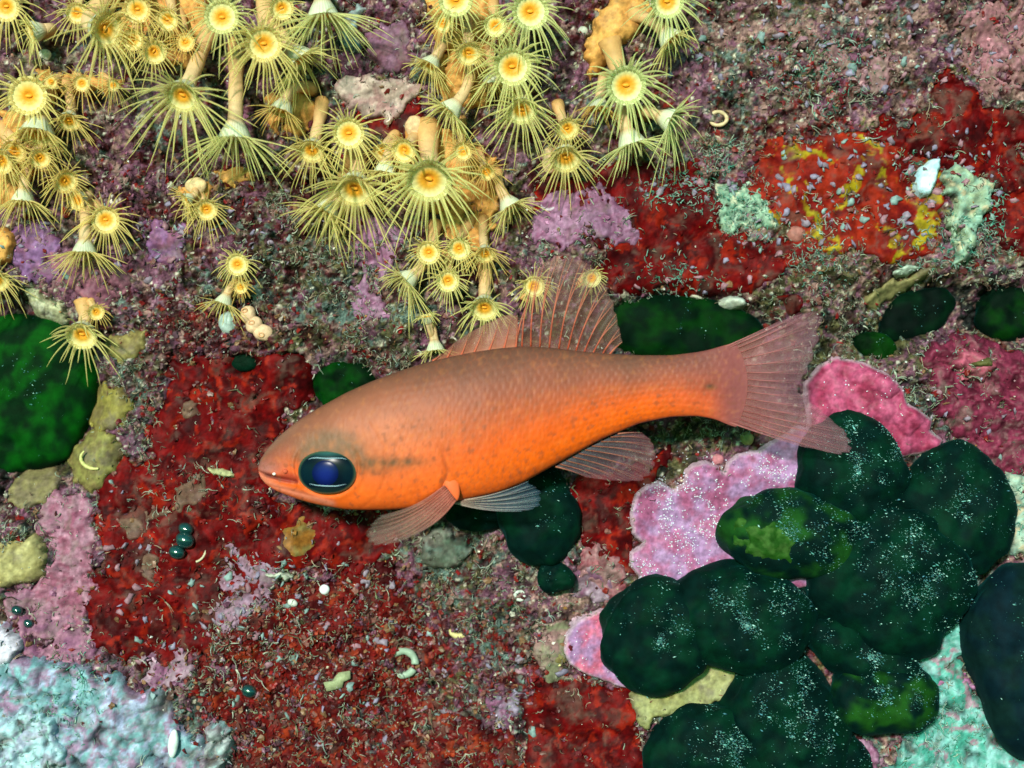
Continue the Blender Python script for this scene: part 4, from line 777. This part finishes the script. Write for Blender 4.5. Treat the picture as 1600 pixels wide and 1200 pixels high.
# eye: a domed ball with painted iris pigment, the pupil and the two pale lines as parts
nu, nv = 40, 96; u = np.linspace(0, 1, nu)[:, None]; a = np.linspace(0, 2*np.pi, nv, endpoint=False)[None, :]
ca_, sa_ = np.cos(a), np.sin(a); EX = 515+45.5*u*np.sign(ca_)*np.abs(ca_)**.94; EY = 736+33*u*np.sign(sa_)*np.abs(sa_)**.94; hb = float(body_h(515, 727))
slope = (body_h(560, 727)-body_h(470, 727))/90
EH = hb-2.5+slope*(EX-515)*.8+(np.sqrt(1-(u*.98)**2)-.25)*10 + (body_h(515, 745)-body_h(515, 705))/40*(EY-727)*.6
ec = np.zeros(EX.shape+(3,))+np.array([.002, .006, .012])
def eb(c, t):
    global ec
    t = np.clip(t, 0, 1)[..., None]; ec = ec*(1-t)+np.array(c)*t
rimr = np.broadcast_to(u, EX.shape); en = fbm(EX, EY, 10, 3, 44)
eb((.002, .014, .022), .7*blob(EX, EY, 485, 738, 14, 16, 2)+.5*blob(EX, EY, 550, 738, 12, 16, 2))
topm = 0*EY; eb((.12, .08, .045), topm*(.8+.3*en)); eb((.19, .095, .05), topm*sstep(.55, .98, rimr)); eb((.03, .10, .10), .8*blob(EX, EY, 517, 706, 26, 5, 1))
eb((.05, .09, .05), .6*sstep(.88, .97, rimr)); eb((.25, .09, .05), .6*sstep(.95, .985, rimr)*sstep(730, 750, EY)); eb((.01, .02, .02), sstep(758, 761, EY)*sstep(.97, .9, rimr)*.8)
eye = mk('eye', np.stack([800+(EX-800)*ff, 600+(EY-600)*ff, FH+EH], -1).reshape(-1, 3), gridfaces(nu, nv, True), M_eye, fish, ec.reshape(-1, 3), FO)
def eye_h(x, y):
    uu = min(1, (abs((x-515)/45.5)**2.13+abs((y-736)/33)**2.13)**.47); return hb-2.5+slope*(x-515)*.8+(math.sqrt(1-(uu*.98)**2)-.25)*10+(body_h(515, 745)-body_h(515, 705))/40*(y-727)*.6
pu = np.linspace(0, 1, 14)[:, None]; pa = np.linspace(0, 2*np.pi, 48, endpoint=False)[None, :]
PX = 513+21*pu*np.cos(pa); PY = 737+20*pu*np.sin(pa); PH = np.vectorize(eye_h)(PX, PY)+1.1*np.sqrt(np.clip(1.02-pu**2, 0, 1))-.25
mk('pupil', np.stack([800+(PX-800)*ff, 600+(PY-600)*ff, FH+PH], -1).reshape(-1, 3), gridfaces(14, 48, True), M_eye, eye, mix((.006, .014, .13), (.002, .006, .05), sstep(.2, 1, np.broadcast_to(pu, PX.shape).ravel())), FO)
for (pts) in ([(486, 716), (492, 714), (500, 713.5), (514, 714.5), (528, 714), (540, 714), (546, 716)], [(488, 754), (500, 756), (514, 757), (530, 757), (545, 754)]):
    P3 = np.array([fp(x, y, eye_h(x, y)+.6) for x, y in pts]); P3 = np.array([[np.interp(q, np.linspace(0, 1, len(P3)), P3[:, k]) for k in range(3)] for q in np.linspace(0, 1, 24)])
    mb = MB(); mb.tube(P3, .9*np.sin(np.linspace(.25, math.pi-.25, 24)), 6, (.26, .38, .46)); mb.build('iris_line', M_eye, eye, FO)
for p in [(431, 739.5, 2.6, (.8, .75, .7)), (449, 735, 4.2, (.55, .10, .05))]:
    V, Q = ell(fp(p[0], p[1], float(body_h(p[0], p[1]))), (p[2], p[2]*.85, p[2]*.7), 10, 14); mk('nostril', V, Q, M_eye, fish, np.array(p[3]), FO)
def catm(P, n):
    P = np.array(P, float); t = np.linspace(0, len(P)-1, n); i = np.clip(t.astype(int), 0, len(P)-2); f = (t-i)[:, None]
    g = lambda k: P[np.clip(k, 0, len(P)-1)]
    p0, p1, p2, p3 = g(i-1), g(i), g(i+1), g(i+2)
    return .5*((2*p1)+(-p0+p2)*f+(2*p0-5*p1+4*p2-p3)*f**2+(-p0+3*p1-3*p2+p3)*f**3)
def fin(name, bases, tips, nr, dh0, dh1, cray, cmem, amem=.38, aray=.92, bend=0.0, r0=1.6, r1=.35, thickmem=.5, split=1, fade=.5, wave=2.0):
    """fan fin: nr rays from the base line to the tip line; the membrane is a thin two-sided sheet between them"""
    nb = (nr-1)*4+1; B = catm(bases, nb); T = catm(tips, nb); ns = 16; s = np.linspace(0, 1, ns)[:, None, None]
    rg = 1-.035*(1-np.abs(np.cos(np.arange(nb)*np.pi/4)))-.03*rng.random(nb); G = B[None]*(1-s*rg[None, :, None])+T[None]*s*rg[None, :, None]
    dv = T-B; nrm = np.stack([-dv[:, 1], dv[:, 0]], 1); G = G+nrm[None]*bend*np.sin(np.pi*s)*1.0
    q = np.arange(nb)[None, :]
    Hh = dh0+(dh1-dh0)*s[..., 0]+wave*np.cos(q*np.pi/2)*(.2+s[..., 0])*.6+wave*1.5*np.sin(q*.35)*s[..., 0]
    X = 800+(G[..., 0]-800)*ff; Y = 600+(G[..., 1]-600)*ff; V = np.stack([X, Y, FH+Hh], -1)
    Vb = V-np.array([0, 0, thickmem]); n0 = ns*nb; f_ = gridfaces(ns, nb)
    ri = np.arange(ns-1)*nb
    e = [np.stack([ri, ri+nb, ri+nb+n0, ri+n0], 1), np.stack([ri+nb-1, ri+2*nb-1, ri+2*nb-1+n0, ri+nb-1+n0], 1)]
    j = np.arange(nb-1)+(ns-1)*nb; e.append(np.stack([j, j+1, j+1+n0, j+n0], 1)); F = np.concatenate([f_[:, ::-1], f_+n0]+e)
    rag = 1-.05*np.abs(np.sin(q*np.pi/4))-.05*rng.random((1, nb)); sv = np.broadcast_to(s[..., 0], (ns, nb)).ravel(); cm = mix(cmem[0], cmem[1], sv)
    nn_ = fbm(V[..., 0].ravel(), V[..., 1].ravel(), 24, 3, 9)
    al = (amem*(1-fade*sv)+.25*np.exp(-(sv/.10)**2)+.08*nn_)[:, None]; al = 1-np.sqrt(np.clip(1-al, 0.0, 1)); cm = np.concatenate([cm, np.clip(al, .02, .95)], 1)
    mem = mk(name, np.concatenate([V.reshape(-1, 3), Vb.reshape(-1, 3)]), F, M_mem, fish, np.concatenate([cm, cm]), FO)
    for i in range(nr):
        c_ = V[:, i*4]; mb = MB(); tt = np.linspace(0, 1, ns)
        ca = np.concatenate([mix(cray[0], cray[1], tt), (aray*(1-.65*tt))[:, None]], 1)
        if split and 0 < i < nr-1:
            for sgn in (-1, 1):
                nb_ = V[:, i*4+sgn]; w_ = (sstep(.35, 1, tt)*.75)[:, None]; mb.tube(c_*(1-w_)+nb_*w_+[0, 0, .2], (r0+(r1-r0)*tt)*(.8), 5, ca)
        else: mb.tube(c_, r0+(r1-r0)*tt, 5, ca)
        mb.build('fin_ray', M_ray, mem, FO)
    return mem
RD = [(.74, .14, .07), (.62, .24, .17)]; GM = [(.42, .16, .12), (.34, .17, .16)]
fin('first_dorsal_fin', [(676, 564), (710, 559), (740, 553), (775, 548), (806, 544)], [(692, 552), (722, 527), (758, 505), (792, 491), (808, 492)], 7, 2, 6, RD, [(.50, .16, .10), (.38, .17, .13)], amem=.88, bend=.02, r0=1.7, split=0, fade=.25)
fin('second_dorsal_fin', [(806, 545), (840, 543), (880, 547), (915, 553), (950, 557)], [(826, 468), (840, 418), (872, 398), (908, 402), (938, 428), (956, 466), (966, 505), (972, 534)], 12, 0, 5, RD, GM, amem=.17, bend=-.04, r0=1.8, r1=.8, fade=-.9, wave=2.5)
fin('tail_fin', [(1116, 549), (1136, 566), (1148, 600), (1138, 636), (1116, 651)], [(1222, 500), (1262, 487), (1286, 490), (1281, 530), (1270, 566), (1256, 592), (1249, 608), (1268, 626), (1296, 650), (1326, 676), (1334, 694), (1322, 711), (1262, 700)], 17, 0, 0, [(.58, .17, .15), (.52, .22, .27)], [(.46, .14, .13), (.36, .16, .22)], amem=.72, bend=.01, r0=1.5, fade=.50, wave=1.2, aray=.85)
fin('anal_fin', [(868, 729), (895, 714), (925, 697), (965, 678)], [(918, 746), (965, 752), (1003, 751), (1022, 735), (1026, 712), (1020, 690), (1004, 676)], 10, 0, 3, [(.46, .16, .10), (.36, .12, .12)], [(.12, .11, .15), (.30, .11, .14)], amem=.34, bend=-.03, r0=1.5, fade=-.2)
fin('pelvic_fin', [(708, 784), (716, 783), (726, 780)], [(818, 797), (840, 791), (848, 778), (842, 762), (826, 750)], 7, 18, 26, [(.46, .30, .24), (.30, .34, .40)], [(.12, .14, .18), (.05, .10, .16)], amem=.55, bend=.04, r0=1.4, fade=.2)
fin('pectoral_fin', [(697, 756), (706, 768), (714, 778)], [(600, 800), (584, 815), (577, 832), (592, 845), (622, 842), (650, 830)], 11, 46, 74, [(.66, .18, .13), (.36, .24, .21)], [(.62, .19, .14), (.26, .22, .19)], amem=.80, bend=-.07, r0=1.3, fade=.62)
# fleshy base of the pectoral fin
V, Q = ell(fp(706, 757, float(body_h(706, 757))-2.0), (12, 25, 5), 24, 32, math.radians(-14), .05, 20, 3)
mk('pectoral_base', V, Q, M_fish, fish, np.array([.74, .125, .035]), FO)

# ------------------------------------------------------------------ single small things on the wall
def blobthing(name, label, cat, x, y, r, m, col, rot=0, up=.2, dis=.32, n=(24, 32), seed=1, group=None):
    h = surf(x, y); V, Q = ell((x, y, h+r[2]*up), r, n[0], n[1], math.radians(rot), dis, max(r)*.8, seed)
    return tag(mk(name, V, Q, m, None, np.array(col, float), (x, y, h)), label, cat, group)
def ringthing(name, label, cat, x, y, R, r, col, a0=0, a1=2*math.pi, sq=1.0, group=None, taper=False, m=None, rot=0):
    h = surf(x, y); t = np.linspace(0, 1, 40); a = a0+(a1-a0)*t; rr = r*(np.sin(np.pi*np.clip(t*.9+.08, 0, 1))**.5 if taper else 1+0*t)
    P = np.stack([x+R*np.cos(a), y+R*sq*np.sin(a), h+r*.3+2*np.sin(a*2)+0*t], 1); mb = MB(); mb.tube(P, rr*(1+.08*np.sin(t*40)), 10, col)
    return tag(mb.build(name, m or M_bits, org=(x, y, h)), label, cat, group)
blobthing('fuzzy_ball', "fuzzy pale blue-white ball below the lone polyp trio", 'sponge', 357, 504, (17, 18, 15), M_soft, (.42, .50, .48), 0, .8, .05)
blobthing('egg_capsule', "bright white oblong capsule on the lower left mound", 'shell', 281, 1151, (8, 22, 8), M_gloss, (.74, .84, .80), 6, .8, .04)
blobthing('white_bead', "small white bead left of the holed pearl in the lilac area", 'shell', 458, 941, (8, 6, 5), M_bits, (0.56, 0.56, 0.52), 20, .6, .1)
o = blobthing('holed_bead', "round white bead with a dark hole on the red debris", 'shell', 507, 921, (8, 8, 6), M_bits, (.75, .76, .80), 0, .6, .04)
V, Q = ell((0, 0, 0), (1.8, 1.8, 1), 6, 10); V = V+[508, 922, surf(507, 921)+7.6]; mk('hole', V, Q, M_bits, o, np.array([.04, .03, .03]), (507, 921, surf(507, 921)))
ringthing('tube_worm', "coiled pale green-white tube worm ring near the bottom centre", 'worm tube', 627, 1041, 20, 6, (.30, .38, .30), 0.5, 6.4, .95)
ringthing('tube_worm', "small yellow and white curled shell above the pale ring", 'worm tube', 715, 988, 13, 5, (.58, .48, .22), -.6, 3.2, .8, taper=True)
ringthing('tube_worm', "small cream ring just right of the polyps facing right", 'worm tube', 1122, 186, 13, 3, (.60, .44, .26), 0, 2*math.pi, .8)
ringthing('tube_worm', "tiny white ring in the rubble left of the pink plate", 'worm tube', 812, 931, 7, 2.6, (.60, .62, .58), 0, 2*math.pi, .95)
ringthing('tube_worm', "pale arc of tube on the yellow sponge fold", 'worm tube', 148, 716, 22, 3, (.58, .55, .20), 1.3, 3.9, .75, taper=True)
ringthing('tube_worm', "lilac arc on the scarlet sponge beside the last polyp fringe", 'worm tube', 857, 320, 11, 3, (.46, .36, .44), .2, 3.2, .7, taper=True)
ringthing('tube_worm', "thin cream arc around the glossy dark beads on red sponge", 'worm tube', 302, 858, 20, 1.8, (.52, .44, .30), -.2, 1.3, 1)
ringthing('hydroid_thread', "fine pale thread lying across the big green alga", 'thread', 48, 600, 46, 1.0, (.36, .48, .24), .35, 2.2, .8)
for (x, y, r, lab) in [(291, 843, 15, "upper glossy teal-black bead on the red sponge"), (278, 862, 13, "lower glossy teal-black bead beside the upper one"), (390, 1079, 12, "lone glossy black bead right of the lower left mound"), (30, 952, 9, "small glossy green bead at the left in pink rubble"), (49, 972, 8, "smaller green bead next to the other in pink rubble"), (292, 826, 12, "dark green bead topping the pair on the red sponge")]:
    blobthing('glossy_bead', lab, 'bead', x, y, (r, r*.85, r*.8), M_gloss, (.006, .035, .035), 20, .5, .06, group='glossy dark beads')
# peach sea squirts with openings
o = thing('sea_squirt', "peach sea squirt with three openings beside the fuzzy ball", 'sea squirt', (405, 508, surf(405, 508)))
SO = (405, 508, surf(405, 508)); mb = MB()
hh = max(surf(390, 490), surf(420, 520))
for (x, y, rx, ry, rot) in [(390, 492, 12, 14, 0), (399, 508, 13, 14, 20), (413, 520, 17, 13, 20)]:
    V, Q = ell((x, y, hh+6), (rx, ry, 11), 18, 24, math.radians(rot), .08, 14, 3); mb.add(V, Q, None, (.78, .50, .32))
tag(mb.build('body', M_soft, o, SO), kind='stuff')
for (x, y) in [(386, 486), (397, 505), (412, 524)]:
    t = np.linspace(0, 2*np.pi, 17); mb = MB(); mb.tube(np.stack([x+4*np.cos(t), y+3*np.sin(t), hh+16.5+0*t], 1), 1.3, 6, (.70, .36, .18)); mb.build('opening', M_soft, o, SO)
for (x, y, lab) in [(610, 205, None)]: pass
for (x, y, rx, ry, c, lab) in [(309, 292, 17, 13, (.80, .55, .30), "peach rounded lump above the small polyps left of centre"), (650, 202, 16, 18, (.74, .46, .26), "peach crusty lump above the biggest central polyp"), (858, 250, 12, 22, (.74, .50, .30), "peach lump behind the stacked polyp pair"),
                               (1168, 686, 11, 11, (.26, .24, .09), "khaki disc in the shade under the tail stem"), (1122, 718, 9, 9, (.52, .18, .22), "small pink button on top of the scalloped plate"), (79, 92, 10, 9, (.66, .62, .50), "pale bead near the top left corner"),
                               (910, 52, 8, 8, (.50, .50, .42), "pale round bead right of the top mint rimmed polyp"), (1243, 366, 14, 13, (.38, .14, .12), "dusty rose disc on the sponge right of centre")]:
    blobthing('crust_lump', lab, 'sponge', x, y, (rx, ry, min(rx, ry)*.7), M_soft, c, 0, .4, .12, seed=int(x))
# flat angular flake
n = 9; cx, cy = 532, 1060; hh = surf(cx, cy)+7; pts = [(507, 1064), (520, 1062), (526, 1054), (530, 1049), (548, 1046), (549, 1058), (538, 1063), (536, 1072), (512, 1078)]
V = np.array([(x, y, hh+4) for x, y in pts]+[(x, y, hh) for x, y in pts]+[(cx, cy, hh+6)]); i = np.arange(n); j = (i+1) % n
tag(mk('algae_flake', V, [np.stack([i, n+i, n+j, j], 1), np.stack([i, j, np.full(n, 2*n)], 1)], M_knob, None, np.array([.30, .32, .18]), (cx, cy, hh)), "grey-green lobed flake on the red debris near the bottom", 'algae')
print('tris', sum(sum(p.loop_total-2 for p in ()) for _ in ()), 'objects', len(bpy.data.objects), 'verts', sum(len(m.vertices) for m in bpy.data.meshes), 'faces', sum(len(m.polygons) for m in bpy.data.meshes))
